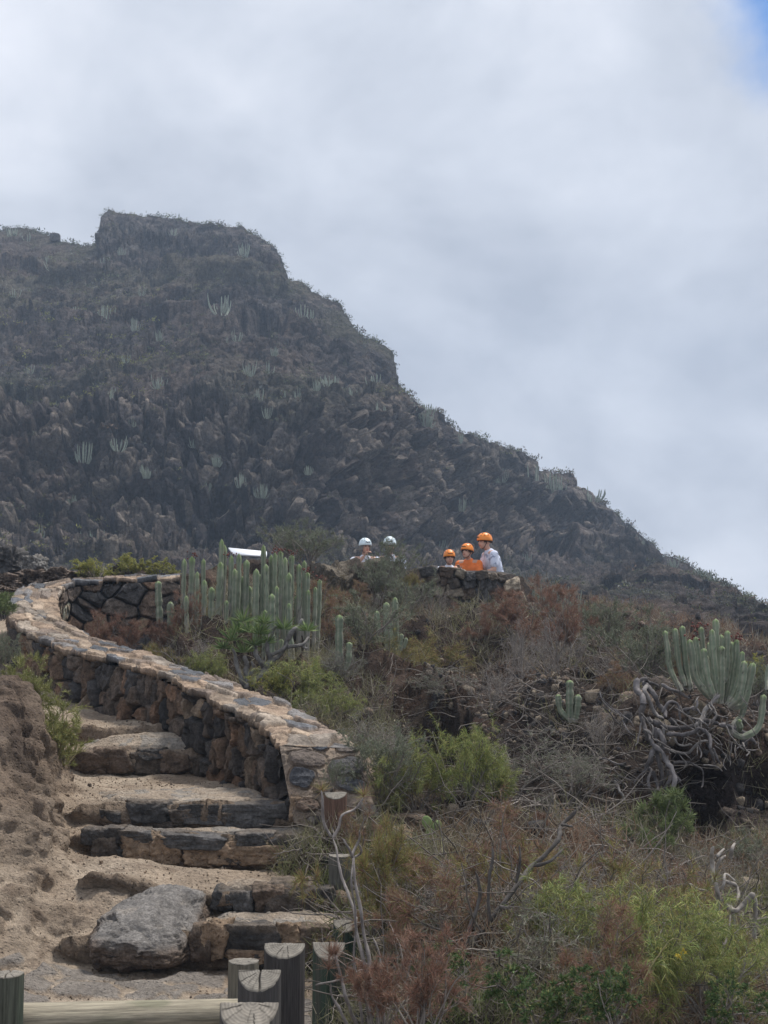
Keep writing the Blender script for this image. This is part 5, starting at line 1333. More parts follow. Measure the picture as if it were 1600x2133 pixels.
# --- cacti: columnar ribbed stems
def column_mesh(path, r, sides=5, seed=0, bark=0.35, K=34):
    pth, s, f = resamp(path, K)
    rg = np.random.default_rng(seed)
    T = unit(np.gradient(pth, axis=0)); ref = np.array([0.3, 1.0, 0.1]); A = unit(np.cross(T, ref)); B = np.cross(T, A)
    n = sides * 4; th = np.arange(n) * 2 * np.pi / n + rg.uniform(0, 6)
    ribs = 1 + 0.42 * (np.abs(np.cos((th) * sides / 2)) ** 0.8 - 0.55)
    tap = np.sqrt(np.clip(1 - np.clip((f - (1 - 1.3 * r / s[-1])) / (1.3 * r / s[-1]), 0, 1) ** 2, 0.0004, 1))
    waist = 1 - 0.16 * (0.5 + 0.5 * np.cos(f * s[-1] / 0.16 * 6.28 + rg.uniform(0, 6))) ** 3
    rr = r * tap * waist * (0.85 + 0.15 * sstep(0, 0.1, f)) * (1 + 0.05 * rg.normal(size=K) * (f < 0.95))
    V = pth[:, None] + rr[:, None, None] * ribs[None, :, None] * (A[:, None] * np.cos(th)[None, :, None] + B[:, None] * np.sin(th)[None, :, None])
    gcol = mixc((0.145, 0.180, 0.120), (0.205, 0.235, 0.165), 0.5 * rg.random(K) + 0.5 * rg.random()) * (0.8 + 0.35 * rg.random())
    gcol = mixc(gcol, (0.150, 0.220, 0.075), sstep(0.90, 0.985, f))
    bk = sstep(bark + 0.12, bark - 0.15, f + 0.08 * rg.normal(size=K))
    gcol = mixc(gcol, (0.27, 0.255, 0.225), bk)
    C = np.repeat(gcol[:, None], n, 1)
    ridge = sstep(0.7, 1.0, np.abs(np.cos(th * sides / 2)))
    C = mixc(C, (0.34, 0.32, 0.25), np.broadcast_to(ridge[None] * 0.6, C.shape[:2]) * (0.5 + 0.5 * (rg.random((K, 1)) > .3)))
    C = mixc(C, (0.03, 0.028, 0.025), (rg.random(C.shape[:2]) < 0.012 + 0.05 * bk[:, None]) * 0.8)
    g = Geo()
    V = np.concatenate([V, V[:, :1]], 1); C = np.concatenate([C, C[:, :1]], 1)
    g.grid(V, col=C)
    return g, pth[-1]
def fruit_geo(p, seed, s=1.0):
    rg = np.random.default_rng(seed); g = Geo(); v, f = ICO[1]
    for k in range(16):
        c_ = p + rg.normal(size=3) * np.array([.035, .035, .018]) * s + [0, 0, .01]
        g.add(v * rg.uniform(.006, .011) * s + c_, tris=f, col=np.array((0.13, 0.045, 0.035)) * rg.uniform(.7, 1.4))
    return g
def cactus(label, base_px, D, cols_, rpx, bark=0.35, seed=0, converge=0.0, cat='cactus', group=None):
    """cols_: (base x, base y, top x, top y, radius factor, dD, fruit)"""
    l0 = np.asarray(at(base_px[0], base_px[1], D))
    t = thing('cactus', label, cat, l0, 0, group)
    for k, c_ in enumerate(cols_):
        bx, by, tx, ty = c_[:4]; rf = c_[4] if len(c_) > 4 else 1; dD = c_[5] if len(c_) > 5 else 0; fr = c_[6] if len(c_) > 6 else 0
        a = np.asarray(at(bx, by, D + dD * (1 - converge))); b = np.asarray(at(tx, ty, D + dD)); r = rpx * rf / F * D
        if len(c_) > 7: mids = [np.asarray(at(x, y, D + dD)) for x, y in c_[7]]; pth = [a] + mids + [b]
        else:
            m = a * 0.65 + b * 0.35; m[0] = a[0] + (b[0] - a[0]) * (0.35 + 0.4 * min(1, abs(tx - bx) / 40)); m[1] = a[1] + (b[1] - a[1]) * .6
            pth = [a, m, a * 0.3 + b * 0.7 + (b - a) * 0 + np.array([(b[0] - a[0]) * .18, 0, 0]), b]
        g, tip = column_mesh(np.array(pth) - l0, r, 5 if k % 3 else 4, seed * 97 + k, bark * (0.5 + 1.0 * float(_h(np.array([k]), np.array([seed]), np.array([4]), 8)[0])))
        o = ob('column', g, M_CACTUS, t)
        if fr:
            fo = ob('fruit', fruit_geo(tip, k + seed), M_CACTUS, o)
    return t
A_ = [(376,1330,384,1163,.9),(392,1335,400,1158,1.1,.1,1),(408,1330,411,1190,.8,-.2),(425,1335,424,1163,.85,.15),(418,1345,426,1207,.9,-.3),(433,1350,441,1222,1.1,-.4),(448,1330,462,1122,.95,.1),(440,1340,460,1170,1.3,-.1),
      (455,1345,468,1134,1.0,.2),(474,1340,482,1156,.95,0,1),(484,1345,489,1184,1,-.2),(492,1340,498,1152,.95,.25),(506,1345,514,1165,1.1,-.1),(503,1340,505,1200,.9,.3),(520,1350,520,1220,1,.4),(528,1345,534,1184,1.15,-.3),(540,1340,541,1195,.9,.2),
      (545,1345,549,1134,.95,.1),(556,1350,554,1174,1,-.2),(562,1350,565,1155,.95,.2),(570,1345,573,1150,.9,0,1),(568,1375,566,1236,1.15,-.6),(582,1345,585,1146,1,.1,1),(590,1350,594,1160,1,-.1),(600,1345,608,1153,1,.2,1),(604,1400,602,1192,1.1,-.4),
      (612,1350,602,1256,.9,-.7),(622,1345,623,1174,.95,0),(628,1345,634,1167,.9,.2),(637,1350,641,1190,.95,-.1,1),(640,1345,642,1228,.85,-.3),(652,1330,657,1222,.8,.2),(660,1325,666,1206,.9,.3,1),(578,1350,576,1220,.9,-.3),(536,1400,532,1290,.9,-.5),(585,1440,586,1330,.9,-.9),
      (466,1350,472,1250,.8,-.4),(395,1345,388,1240,.9,-.3),(548,1360,552,1270,.9,-.5),(615,1360,618,1240,.9,.3)]
cactus('biggest clump of tall green cactus columns, with dark red fruit, before the white board', (520, 1360), 14.9, [(a_[0], a_[1] + 45) + tuple(a_[2:]) for a_ in A_], 5.2, .48, 1)
cactus('two short single cactus columns in front of the upper wall blocks', (342, 1310), 15.0, [(333,1300,330,1210,.95),(355,1315,355,1253,.95)], 7, .1, 2)
cactus('single tall cactus column with a short bent side arm, past the tall clump', (712, 1400), 12.9, [(706,1405,707,1280,1.0),(712,1400,728,1337,.8,0,0,[(724,1385)])], 7.5, .2, 3)
cactus('group of slim jointed cactus columns below the person in sunglasses', (805, 1350), 14.0, [(795,1350,785,1272,.9),(806,1360,805,1254,1.0),(826,1355,823,1244,1.0,.1),(815,1350,812,1287,.8),(834,1355,836,1320,.8),(840,1350,846,1328,.7)], 6.3, .05, 4)
B_ = [(1420,1440,1385,1313,.8,.3),(1428,1430,1406,1308,.9,.4),(1440,1440,1421,1303,1,.4),(1480,1455,1436,1331,1,.0),(1484,1455,1449,1326,.95,.2,1),(1488,1460,1460,1305,.95,.3,1),(1490,1462,1466,1350,1,-.2),(1500,1465,1483,1310,.95,.1),(1500,1465,1491,1288,1.0,.2),
      (1500,1465,1502,1321,.9,.3),(1502,1465,1504,1345,.9,-.2),(1500,1425,1516,1313,.95,.1,0,[(1512,1410)]),(1512,1465,1524,1336,.95,.2),(1516,1468,1535,1331,.9,.1,1),(1516,1470,1547,1356,1,0),(1520,1472,1551,1376,1.05,-.2,0,[(1540,1450)]),(1522,1472,1570,1380,1.25,-.1,0,[(1548,1466)]),
      (1520,1520,1592,1446,.95,-.2,0,[(1545,1535),(1580,1515)]),(1526,1512,1556,1440,.9,.1,0,[(1545,1490)]),(1476,1450,1471,1365,.9,.3),(1495,1440,1476,1338,.8,.4),(1600,1440,1605,1345,.9,.6),(1540,1520,1541,1500,.9,-.3)]
cactus('big candelabra cactus above the dead root tangle', (1495, 1465), 10.4, B_, 6.3, .10, 5, .3)
cactus('small three-armed cactus on the bare red soil', (1190, 1505), 11.3, [(1188,1502,1162,1446,.75,0,0,[(1168,1480)]),(1188,1505,1187,1416,1.0),(1194,1505,1205,1446,1.0,0,0,[(1200,1490)])], 7.5, .05, 6)
cactus('dark slim cactus columns at the edge of view, below the white dead stems', (1590, 2140), 6.6, [(1588,2150,1590,1952,1),(1562,2150,1560,1985,.8,.2),(1604,2150,1606,1900,1,.3),(1546,2150,1545,2010,.7,.3)], 8, .2, 7)
# pale cactus scrub on the crest, beyond the near hillside
def far_cactus_mesh(seed, n=14, curved=0.5):
    rg = np.random.default_rng(seed); g = Geo()
    a = rg.uniform(0, 6.283, n); q = rg.uniform(0.1, 1, n) ** 0.7
    st = np.stack([np.cos(a) * q * .30, np.sin(a) * q * .30, q * 0 - .08], -1)
    K = 8; t = np.linspace(0, 1, K)[None, :, None]
    out_ = np.stack([np.cos(a), np.sin(a), a * 0], -1)[:, None] * (q * curved)[:, None, None]
    h = rg.uniform(.35, 1.05, n)[:, None, None]
    P_ = st[:, None] + out_ * np.sin(t * 1.57) + np.array([0, 0, 1.0]) * t ** 1.25 * h
    R_ = np.array([.8, 1, 1, 1, 1, 1, .9, .35])[None] * rg.uniform(.020, .030, n)[:, None]
    c_ = mixc((0.22, 0.25, 0.20), (0.29, 0.32, 0.255), rg.random(n))
    tubes(P_, R_, 6, c_, g)
    me = g.mesh('far_cactus'); me.materials.append(M_CACTUS); return me
FCM = [far_cactus_mesh(s, n, c_) for s, n, c_ in ((1, 16, .24), (2, 24, .30), (3, 9, .2), (4, 14, .34), (5, 6, .22), (6, 19, .2), (7, 12, .3), (8, 28, .26))]
def fcactus(px, py, hpx, P_, wide=1.0, k=0, label='pale green cactus clump on the dark rocks of the mountain', group='cactus clumps on the mountain'):
    s = hpx / F * P_[1] * 1.02
    o = link(bpy.data.objects.new('cactus', FCM[k % 8])); o.location = Vector((P_ + np.array([0, -0.3 * s, 0])).tolist()); o.scale = (s * wide, s * wide, s); o.rotation_euler = (0, 0, px * 0.37)
    tag(o, label, 'cactus', group)
MC = [(160,672,36,1.2),(222,676,44,1.0),(345,678,42,1.2),(465,694,42,1.2),(630,697,28,1.5),(362,525,16,1.3),(300,648,22,.7),(332,718,24,.8),(235,822,28,1.2),(332,806,28,1.2),(432,812,34,1),(522,805,32,.8),(560,815,28,1.1),(585,842,26,1),(620,842,26,.8),(680,832,32,1.3),
 (722,838,32,1.3),(655,836,26,.7),(537,858,34,.9),(557,872,28,.7),(762,884,30,1.3),(177,964,46,.9),(252,966,34,1.2),(450,958,26,1),(505,1028,32,.8),(545,1030,30,1),(280,1136,42,1.1),(200,1156,34,1.2),(350,1158,30,.8),(285,708,28,.8),(495,722,30,.7),(510,562,34,.9),(220,552,18,1.1),
 (255,552,18,1),(350,572,22,.9),(110,560,22,1.3),(1110,1022,56,1.0),(1135,1042,46,1.1),(1190,1078,36,1.4),(875,896,34,1.3),(915,914,34,1.1),(1455,1206,20,1.5),(1480,1214,22,1.5),(1520,1236,22,1.5),(1550,1248,16,1.5),(895,862,24,1.5),(920,1140,34,1),(1095,1180,34,1),(985,1060,36,.8),(1015,962,28,1),
 (1055,984,26,1),(1560,1322,34,1),(845,862,26,1),(862,880,24,1),(1030,1010,28,1),(950,925,26,1.1),(780,800,30,1.1),(700,800,20,1),(640,700,22,1),(105,570,14,1),(60,500,16,2),(30,492,18,2),(425,1000,28,1),(310,1010,30,1),(150,1045,26,1),(600,905,22,1),(735,905,22,1),(820,950,26,1),(880,1010,28,.8),(935,1080,28,1),(1000,1130,28,1),
 (1060,1085,26,1),(650,980,22,1),(400,905,22,1),(60,760,24,1),(120,840,24,1),(30,620,20,1.4),(430,560,18,1.3),(280,905,22,1),(1330,1150,22,1),(1400,1190,20,1.2),(1230,1130,26,1),(90,1150,26,1),(420,1120,30,.9),(475,740,22,1),(400,735,20,1),(265,770,20,1),(570,770,20,1)]
def mzone(x, y, h, i):
    own = {0: 'outermost of three cactus clumps in a level row high on the slope', 1: 'middle one of three cactus clumps in a level row high on the slope', 2: 'last and palest of three cactus clumps in a level row', 3: 'broad cactus clump beneath the dark hollows of the upper slope',
           15: 'cactus clump standing just above the mouth of the largest cave', 30: 'broad cactus clump above the smaller cave', 31: 'tall pale cactus clump on the lower crags above the yellow-green bushes', 32: 'low wide cactus clump beside the tall pale one on the lower crags', 36: 'broad cactus clump at the cliff foot above the yellow-green bushes',
           41: 'grey-green cactus clump close under the summit crag', 46: 'largest cactus clump, on the ridge side below the overhanging rock'}
    if i in own: return own[i][:120], None
    if y < 580: return 'small pale cactus clump on the slope under the summit crag', 'cactus clumps under the summit crag'
    if x > 1250: return 'tiny cactus clump on the low dark end of the ridge', 'cactus clumps on the low end of the ridge'
    if x > 820: return 'pale cactus clump on the sloping shoulder under the skyline', 'cactus clumps on the sloping shoulder'
    if y < 780: return 'pale cactus clump on the scrubby upper slope', 'cactus clumps on the upper slope'
    if y < 890: return 'pale cactus clump on the ledge above the dark cliff band', 'cactus clumps on the ledge above the cliff'
    if y < 1060: return 'small cactus clump clinging to the dark cliff band', 'cactus clumps on the cliff band'
    return 'small cactus clump at the foot of the cliff', 'cactus clumps at the foot of the cliff'
for i, (x, y, h, wd) in enumerate(MC): fcactus(x, y, h, mnt(x, y), wd, i, *mzone(x, y, h, i))
for i, (x, y, h, wd) in enumerate([(1227,1046,24,1.1),(1307,1103,18,1.3)]): fcactus(x, y, h, mnt(x, y) - [0, 0, .3], wd, i + 1, ['cactus clump standing against the sky beside the overhanging rock of the ridge', 'small cactus clump against the sky low on the ridge'][i], None)
for i, (x, y, h, wd) in enumerate([(1115,1262,50,.9),(1140,1270,56,.9),(1165,1268,50,.9),(1185,1275,44,.9),(1128,1285,44,1),(1205,1285,36,.9),(1225,1300,34,1),(1330,1345,40,.9),(1350,1350,34,.9)]):
    fcactus(x, y, h, hill(x, y), wd, i, 'pale green cactus clump in the scrub just past the stone parapet', 'cactus clumps in the scrub past the parapet')

# --- forked succulent tree
def limbs(t, lst, D, col_, rg, name='limb', wig=0.05, sides=8, mat_=None, l0=None, amp=0.012):
    if D == 7.4: D = 6.5; lst = [(a_[0] * .75,) + tuple(a_[1:]) for a_ in lst]
    l0 = np.array(t.location) if l0 is None else l0
    for k, (rpx, pts, *rest) in enumerate(lst):
        d0, d1 = rest[0] if rest else (0, 0)
        pts = np.array(pts, float); n = len(pts)
        P_ = np.array([at(x, y, D + d0 + (d1 - d0) * i / max(1, n - 1) + rg.normal() * wig) for i, (x, y) in enumerate(pts)])
        K = max(10, n * 8); K = max(K, 26) if rpx > 4 else K
        R_, s, f = resamp(P_, K)
        R_ = R_ + np.stack([vnoise(np.stack([s / .09 + k * 9, s * 0, s * 0 + j], -1), j) for j in range(3)], -1) * amp
        r = np.interp(f, [0, 1], [1.0, .6]) * rpx / F * D * (1 + .18 * vnoise(np.stack([s / .05, s * 0, s * 0 + k], -1), 3))
        r[-1] *= .05; r[-2] *= .8; r[0] *= .1; r[1] *= .8
        cc = np.asarray(col_[k % len(col_)] if isinstance(col_, list) else col_)
        g = tubes((R_ - l0)[None], r[None], sides, cc, None)
        # twisted ribs in the wood
        g.v[0] = g.v[0] + (fbm(g.v[0] / np.array([.02, .02, .09]), 3, k, ridged=True)[..., None] - .2) * r.mean() * .45
        g.c[0] = g.c[0] * (1 + .5 * fbm(g.v[0] / np.array([.012, .012, .08]), 3, k + 5))[..., None]
        ob(name, g, mat_ or M_BARK, t)
kt = thing('succulent_tree', 'forked grey-stemmed succulent tree with spiky leaf rosettes, growing beside the wall', 'succulent', at(513, 1438, 13.4))
rgk = np.random.default_rng(5)
limbs(kt, [(8,[(513,1438),(535,1418),(554,1392),(575,1370),(596,1345)]),(6,[(596,1345),(601,1328),(609,1314),(622,1305),(630,1290)]),(5,[(596,1345),(615,1345),(630,1340),(642,1326)]),(6,[(554,1392),(540,1375),(532,1352),(528,1332)]),(6,[(554,1392),(562,1372),(558,1340),(566,1312),(580,1300)]),
           (7,[(513,1438),(516,1415),(514,1390),(510,1365)]),(5,[(513,1438),(500,1410),(490,1380),(483,1350)]),(4,[(516,1410),(528,1395),(524,1375)]),(3,[(622,1345),(640,1350)]),(4,[(566,1365),(590,1352),(600,1330)])], 13.4, (0.185, 0.175, 0.165), rgk, 'limb', .03)
for k, (x, y, s) in enumerate([(482,1335,30),(508,1360,28),(520,1318,32),(540,1322,30),(592,1312,26),(506,1296,28),(466,1352,22),(495,1318,24),(556,1340,20),(640,1315,22),(530,1345,24),(548,1300,22)]):
    g = Geo(); c_ = np.asarray(at(x, y, 13.4 + rgk.normal() * .08)) - np.array(kt.location); n = 60
    d = rgk.normal(size=(n, 3)); d[:, 2] = np.abs(d[:, 2]) * .9 + .1
    leaves(np.repeat(c_[None], n, 0) + d * .004, d, s / F * 13.4 * 1.15, .013, rgk, [(.14, .20, .075), (.11, .17, .06), (.19, .24, .10)], g, .1)
    ob('leaf_rosette', g, M_LEAF, kt, smooth=False)

# --- dead root tangle hanging down the dark bank
def zr(pts): return [(1250 + x / 4.571, 1350 + y / 4.571) for x, y in pts]
rt_ = thing('dead_root_tangle', 'twisted grey dead roots and trunks hanging down the dark bank under the big cactus', 'dead roots', at(1350, 1560, 10.1))
RT = [(9.5,zr([(380,290),(350,400),(410,520),(400,650),(420,770),(520,920),(600,1010),(660,1080),(690,1200),(700,1400),(730,1640)]),(.3,-.3)),
 (9,zr([(430,310),(500,450),(570,560),(640,660)]),(.3,.1)),(8,zr([(450,340),(430,420),(520,620),(620,690)]),(.3,.1)),(9,zr([(440,660),(560,720),(700,750),(850,740),(1000,700),(1150,720)]),(.1,.2)),(8,zr([(1150,720),(1280,760),(1400,830),(1500,900)]),(.2,.4)),
 (7,zr([(640,800),(740,830),(860,800),(950,760),(1020,800),(1060,950),(1100,1080)]),(0,-.2)),(5,zr([(540,930),(680,970),(830,980),(920,910),(1020,900)])),(8,zr([(530,920),(560,1040),(590,1200),(580,1330)])),(7,zr([(520,960),(470,1030),(460,1160),(480,1330)])),
 (5,zr([(600,620),(650,530),(720,560),(760,700)])),(4.5,zr([(700,850),(730,910),(820,920),(870,940)])),(4,zr([(700,1090),(800,1070),(900,1110),(960,1180),(970,1260),(960,1330)])),(3.5,zr([(940,920),(950,1040)])),(4.5,zr([(1080,940),(1130,1040),(1160,1130)])),(3,zr([(980,1110),(1060,1130),(1160,1170)])),
 (6,zr([(660,1170),(640,1290),(640,1400),(690,1600)])),(6,zr([(690,1160),(710,1220),(765,1280)])),(6,zr([(540,770),(520,880),(610,930)])),(9,zr([(920,750),(960,660),(1060,540),(1130,430)]),(0,.25)),(7,zr([(470,900),(420,830),(400,760),(380,640)])),(8,zr([(560,760),(590,880),(600,1000),(580,1100)])),
 (6,zr([(500,1180),(540,1260),(560,1350),(500,1380)])),(5,zr([(600,1330),(650,1420),(700,1520),(720,1640)])),(7,zr([(330,330),(420,280),(480,320),(560,380)]),(.3,.4)),(6,zr([(560,350),(680,400),(760,430),(850,470)]),(.4,.6)),(5,zr([(740,610),(830,560),(900,590),(960,640)])),(4,zr([(820,650),(900,690),(980,690),(1040,760)])),
 (3,zr([(330,1310),(440,1160),(530,1040)])),(2.5,zr([(0,1310),(140,1130)])),(2.5,zr([(0,1070),(120,1080),(230,1120)])),(5,zr([(130,1270),(220,1400),(250,1520),(150,1580),(140,1700),(200,1829)]),(0,-.6)),(3,zr([(150,1220),(230,1350),(280,1410)])),
 (2,zr([(0,430),(60,560),(180,640),(260,800),(350,850)])),(2,zr([(0,440),(100,540),(200,600),(340,760)])),(2,zr([(20,480),(90,570),(240,640),(330,700)])),(1.8,zr([(40,540),(150,700),(250,800)])),(1.8,zr([(120,1170),(220,1230),(330,1280)])),(2,zr([(1290,980),(1340,900),(1440,850)])),(2.5,zr([(1180,740),(1260,830),(1350,950),(1480,980)])),(2,zr([(1020,750),(1080,690),(1110,640)])),
 (4,zr([(870,600),(910,540),(920,450)])),(3,zr([(1060,860),(1120,900),(1180,940)])),(5,zr([(620,780),(620,860)])),(3,zr([(500,1090),(420,1200),(350,1290)]))]
RT = [(a_[0] * .68,) + tuple(a_[1:]) for a_ in RT]
limbs(rt_, RT, 9.95, [(0.165, 0.152, 0.150), (0.125, 0.115, 0.115), (0.20, 0.185, 0.175), (0.105, 0.095, 0.093)], np.random.default_rng(9), 'root', .05, 11, None, None, .016)
rgr = np.random.default_rng(91)
for k in range(30):
    x0, y0 = rgr.uniform(1335, 1560), rgr.uniform(1440, 1590); L1 = rgr.uniform(20, 60)
    a0 = rgr.uniform(-.9, .9) + (1.2 if rgr.random() < .3 else 0)
    limbs(rt_, [(rgr.uniform(1.0, 2.4), [(x0, y0), (x0 + L1 * .4 * math.sin(a0) + rgr.normal() * 5, y0 + L1 * .4), (x0 + L1 * .7 * math.sin(a0) + rgr.normal() * 6, y0 + L1 * .75), (x0 + L1 * math.sin(a0), y0 + L1 * 1.1)])], 9.9, (0.17, 0.155, 0.145), rgr, 'root', .06, 5, None, None, .02)
# --- white dead stems
def zw(pts): return [(1200 + x / 4, 1650 + y / 4) for x, y in pts]
ds = thing('dead_plant', 'bleached white dead stems standing in the thicket below the dark bank', 'dead plant', at(1500, 2000, 7.3))
limbs(ds, [(8,zw([(1140,1110),(1170,1040),(1180,900),(1155,760),(1135,600),(1138,450)])),(5,zw([(1165,690),(1200,560),(1245,530)])),(5,zw([(1170,820),(1230,770),(1245,680),(1325,740)])),(6,zw([(1250,740),(1330,780),(1360,850),(1345,900)])),(5,zw([(1180,540),(1235,465)])),(6,zw([(1285,550),(1305,480),(1330,430)])),
           (5,zw([(1150,1120),(1270,1200),(1310,1330),(1325,1450)])),(9,zw([(1480,855),(1400,940),(1330,990),(1270,960),(1240,920)])),(6,zw([(1490,870),(1490,1100),(1500,1300),(1510,1600)])),(4,zw([(1500,1080),(1480,1240),(1420,1300),(1390,1400)])),(5,zw([(1200,920),(1235,870)])),(4,zw([(1430,1070),(1600,1040),(1640,1000)])),(6,zw([(1290,940),(1310,1100),(1330,1300),(1340,1500)])),(4,zw([(940,760),(1030,810),(1110,830)]))],
      7.4, [(0.33, 0.30, 0.27), (0.25, 0.225, 0.20)], np.random.default_rng(19), 'stem', .03, 8, None, None, .005)
# --- bare stems in front of the posts
def zs(pts): return [(600 + x / 4, 1450 + y / 4) for x, y in pts]
bs = thing('bare_stemmed_shrub', 'thin bare shrub with pale forked stems rising in front of the tall reddish post', 'shrub', at(760, 2140, 5.3))
limbs(bs, [(4.5,[(775,2150),(760,2020),(742,1930)]+zs([(545,1790),(470,1600),(430,1400),(380,1180)]),(0,.3)),(3.6,zs([(375,1175),(300,1050),(280,900),(265,790)])),(3.4,zs([(375,1175),(430,1080),(455,990),(550,930),(620,840)])),(5,[(792,2150),(770,2020)]+zs([(600,1790),(545,1400),(540,1330)]),(0,.2)),(3.4,zs([(540,1330),(580,1210),(600,1110)])),(3,zs([(540,1340),(500,1240),(465,1190)])),(2.8,zs([(545,1360),(600,1320),(600,1260),(590,1230)])),
           (4,[(745,2150),(722,2080),(712,2040),(700,2000),(706,1960)]),(3.4,[(800,2150),(790,2010),(778,1950)]),(3,[(757,2150),(735,2000)]+zs([(560,1790),(525,1500),(530,1380)])),(2.5,[(655,2052),(700,2040),(750,2025),(790,2018),(812,2035),(822,2060)]),(3.2,[(730,2150),(708,2100),(692,2075),(690,2050)])],
      5.4, [(0.235, 0.21, 0.195), (0.19, 0.17, 0.16)], np.random.default_rng(29), 'stem', .02, 7, None, None, .007)
rgx = np.random.default_rng(3)
for (x, y, D, s) in [(690,1992,5.3,34),(684,2020,5.3,30),(757,1660,5.6,30),(670,1650,5.7,24),(810,2070,5.2,36),(840,2050,5.2,34),(700,1990,5.3,26),(760,2090,5.0,36)]:
    g = Geo(); c_ = np.asarray(at(x, y, D)) - np.array(bs.location); P_ = np.repeat(np.stack([c_, c_ + [0, 0, .01]])[None], 1, 0)
    needles(P_, 110, s / F * D, .0012, rgx, 1.0, .3, RED if y > 1900 else RED[:2] + OLI, g, 0)
    ob('needle_spray', g, M_LEAF, bs, smooth=False)
fb_ = thing('forked_branch', 'dark forked branch curving upward across the rusty shrubs', 'branch', at(950, 2040, 5.7))
limbs(fb_, [(7.5,[(905,2140),(950,2040),(1000,1942),(1045,1887),(1080,1840),(1115,1800),(1160,1750),(1172,1715),(1200,1686)],(0,.5)),(5,[(1045,1887),(1060,1890),(1072,1880)]),(4,[(1115,1800),(1150,1790),(1168,1765)]),(3.5,[(1172,1715),(1190,1720)]),(5,[(960,2020),(975,1960),(998,1870),(992,1810)]),(4,[(1020,1920),(1022,1850),(1025,1760)]),(3.5,[(1075,1845),(1082,1790),(1078,1755)])],
      5.9, (0.10, 0.09, 0.083), np.random.default_rng(39), 'limb', .03, 8, None, None, .01)
st_ = thing('dry_stalk', 'straight yellow dry flower stalk slanting across the biggest weeping shrub', 'stalk', at(1310, 2110, 5.0))
limbs(st_, [(1.7,[(1308,2112),(1332,2060),(1358,2010),(1392,1962)]),(1.0,[(1392,1962),(1405,1955),(1420,1958)])], 5.0, (0.30, 0.26, 0.13), np.random.default_rng(49), 'stem', .005, 6, None, None, .002)
g = Geo(); vv_, ff_ = ICO[1]
for (x, y) in [(1412,1992),(1420,1988),(1425,1978),(1428,1985),(1416,1996),(1410,1988)]:
    c_ = np.asarray(at(x, y, 5.0)); leaves(np.repeat(c_[None], 6, 0), rgx.normal(size=(6, 3)), .010, .006, rgx, [(.55, .42, .06), (.48, .38, .06)], g)
fl = g.mesh('flower_head', False); fl.materials.append(M_LEAF)
fo = link(bpy.data.objects.new('flower_head', fl), st_); fo.location = -st_.location

# --- uncounted cover: scrub on the mountain, undergrowth and rubble on the hillside
rg = np.random.default_rng(101)
R_, C_ = MP.shape[:2]
N_ = 15000
ri = rg.integers(2, R_ - 2, N_); ci = rg.integers(0, C_ - 1, N_)
lpx, lpy = MU[ci], MY[ri, ci]; patch = sstep(480, 250, lpx) * sstep(600, 650, lpy) * sstep(900, 840, lpy) * (fbm(MP[ri, ci] / 5, 2, 401) > -.1) + sstep(1040, 1080, lpy) * sstep(330, 200, lpx) * .8
okm = (rg.random(N_) < patch * .6) | (rg.random(N_) < (0.25 + 0.75 * MVEG[ri, ci]) * (1 - 0.8 * MCLIFF[ri, ci]))
patch = np.concatenate([patch[okm], np.zeros(900)])
ri, ci = ri[okm], ci[okm]; base = MP[ri, ci]
edge_i = rg.integers(0, C_ - 1, 900); base = np.concatenate([base, MP[rg.integers(0, 4, 900), edge_i]]); n = len(base)
sz = rg.uniform(.15, .55, n) * (1 + 0.6 * (rg.random(n) < .1))
sz = sz * np.interp(base[:, 1], [55, 95], [.5, 1])
m = 16
d = rg.normal(size=(n, m, 3)); d[..., 2] = np.abs(d[..., 2]); d = unit(d) * (rg.random((n, m, 1)) ** .5)
pos = base[:, None] + d * sz[:, None, None] * np.array([1, 1, .75]) + [0, -.05, 0]
ax = unit(rg.normal(size=(n, m, 3)) + [0, 0, .8]) * sz[:, None, None] * .34; sd_ = unit(np.cross(ax, rg.normal(size=(n, m, 3)))) * sz[:, None, None] * .09
V = np.stack([pos - sd_, pos + sd_, pos + ax], 2).reshape(-1, 3)
ckey = fbm(base / 10, 3, 108) + rg.normal(size=n) * .25
cc = mixc((0.105, 0.115, 0.072), (0.165, 0.170, 0.085), sstep(-.2, .4, ckey)); cc = mixc(cc, (0.12, 0.085, 0.062), (rg.random(n) < .28) * 1.0); cc = mixc(cc, (0.155, 0.155, 0.135), (rg.random(n) < .15) * 1.0)
cc = mixc(cc, (0.20, 0.20, 0.07), (rg.random(n) < patch * .7) * 1.0)
C3 = np.repeat((cc[:, None] * rg.uniform(.7, 1.3, (n, m, 1)))[:, :, None], 3, 2)
g = Geo(); g.add(V, tris=np.arange(len(V)).reshape(-1, 3), col=C3)
tag(ob('scrub_vegetation', g, M_FARLEAF, smooth=False), kind='stuff')

def scatter_hill(n, yr, xr, seed, dens=None):
    rg = np.random.default_rng(seed)
    x = rg.uniform(*xr, n); y = rg.uniform(*yr, n)
    j = np.clip(np.searchsorted(hu, x), 0, len(hu) - 1)
    i = np.array([min(len(HYY) - 1, int(np.searchsorted(HYY[:, b], a))) for a, b in zip(y, j)])
    return HP[i, j], x, y
base, x, y = scatter_hill(19500, (1215, 2200), (380, 2050), 5)
key = fbm(base / 1.1, 3, 301); bare_ = sstep(.05, .3, fbm(base / 1.4, 3, 302) + .8 * ((y > 1390) & (y < 1760) & (x > 820)) + 1.2 * ((y > 1560) & (y < 1780) & (x > 1400)))
ok = (rg.random(len(x)) > np.clip(bare_ * 1.3, 0, .96)) & ~((x > 870) & (x < 1078) & (y < 1275)); base, key, y, x = base[ok], key[ok], y[ok], x[ok]; n = len(base)
m = 13
hgt = rg.uniform(.06, .20, n) * np.interp(base[:, 1], [5, 16], [.75, 1.4])
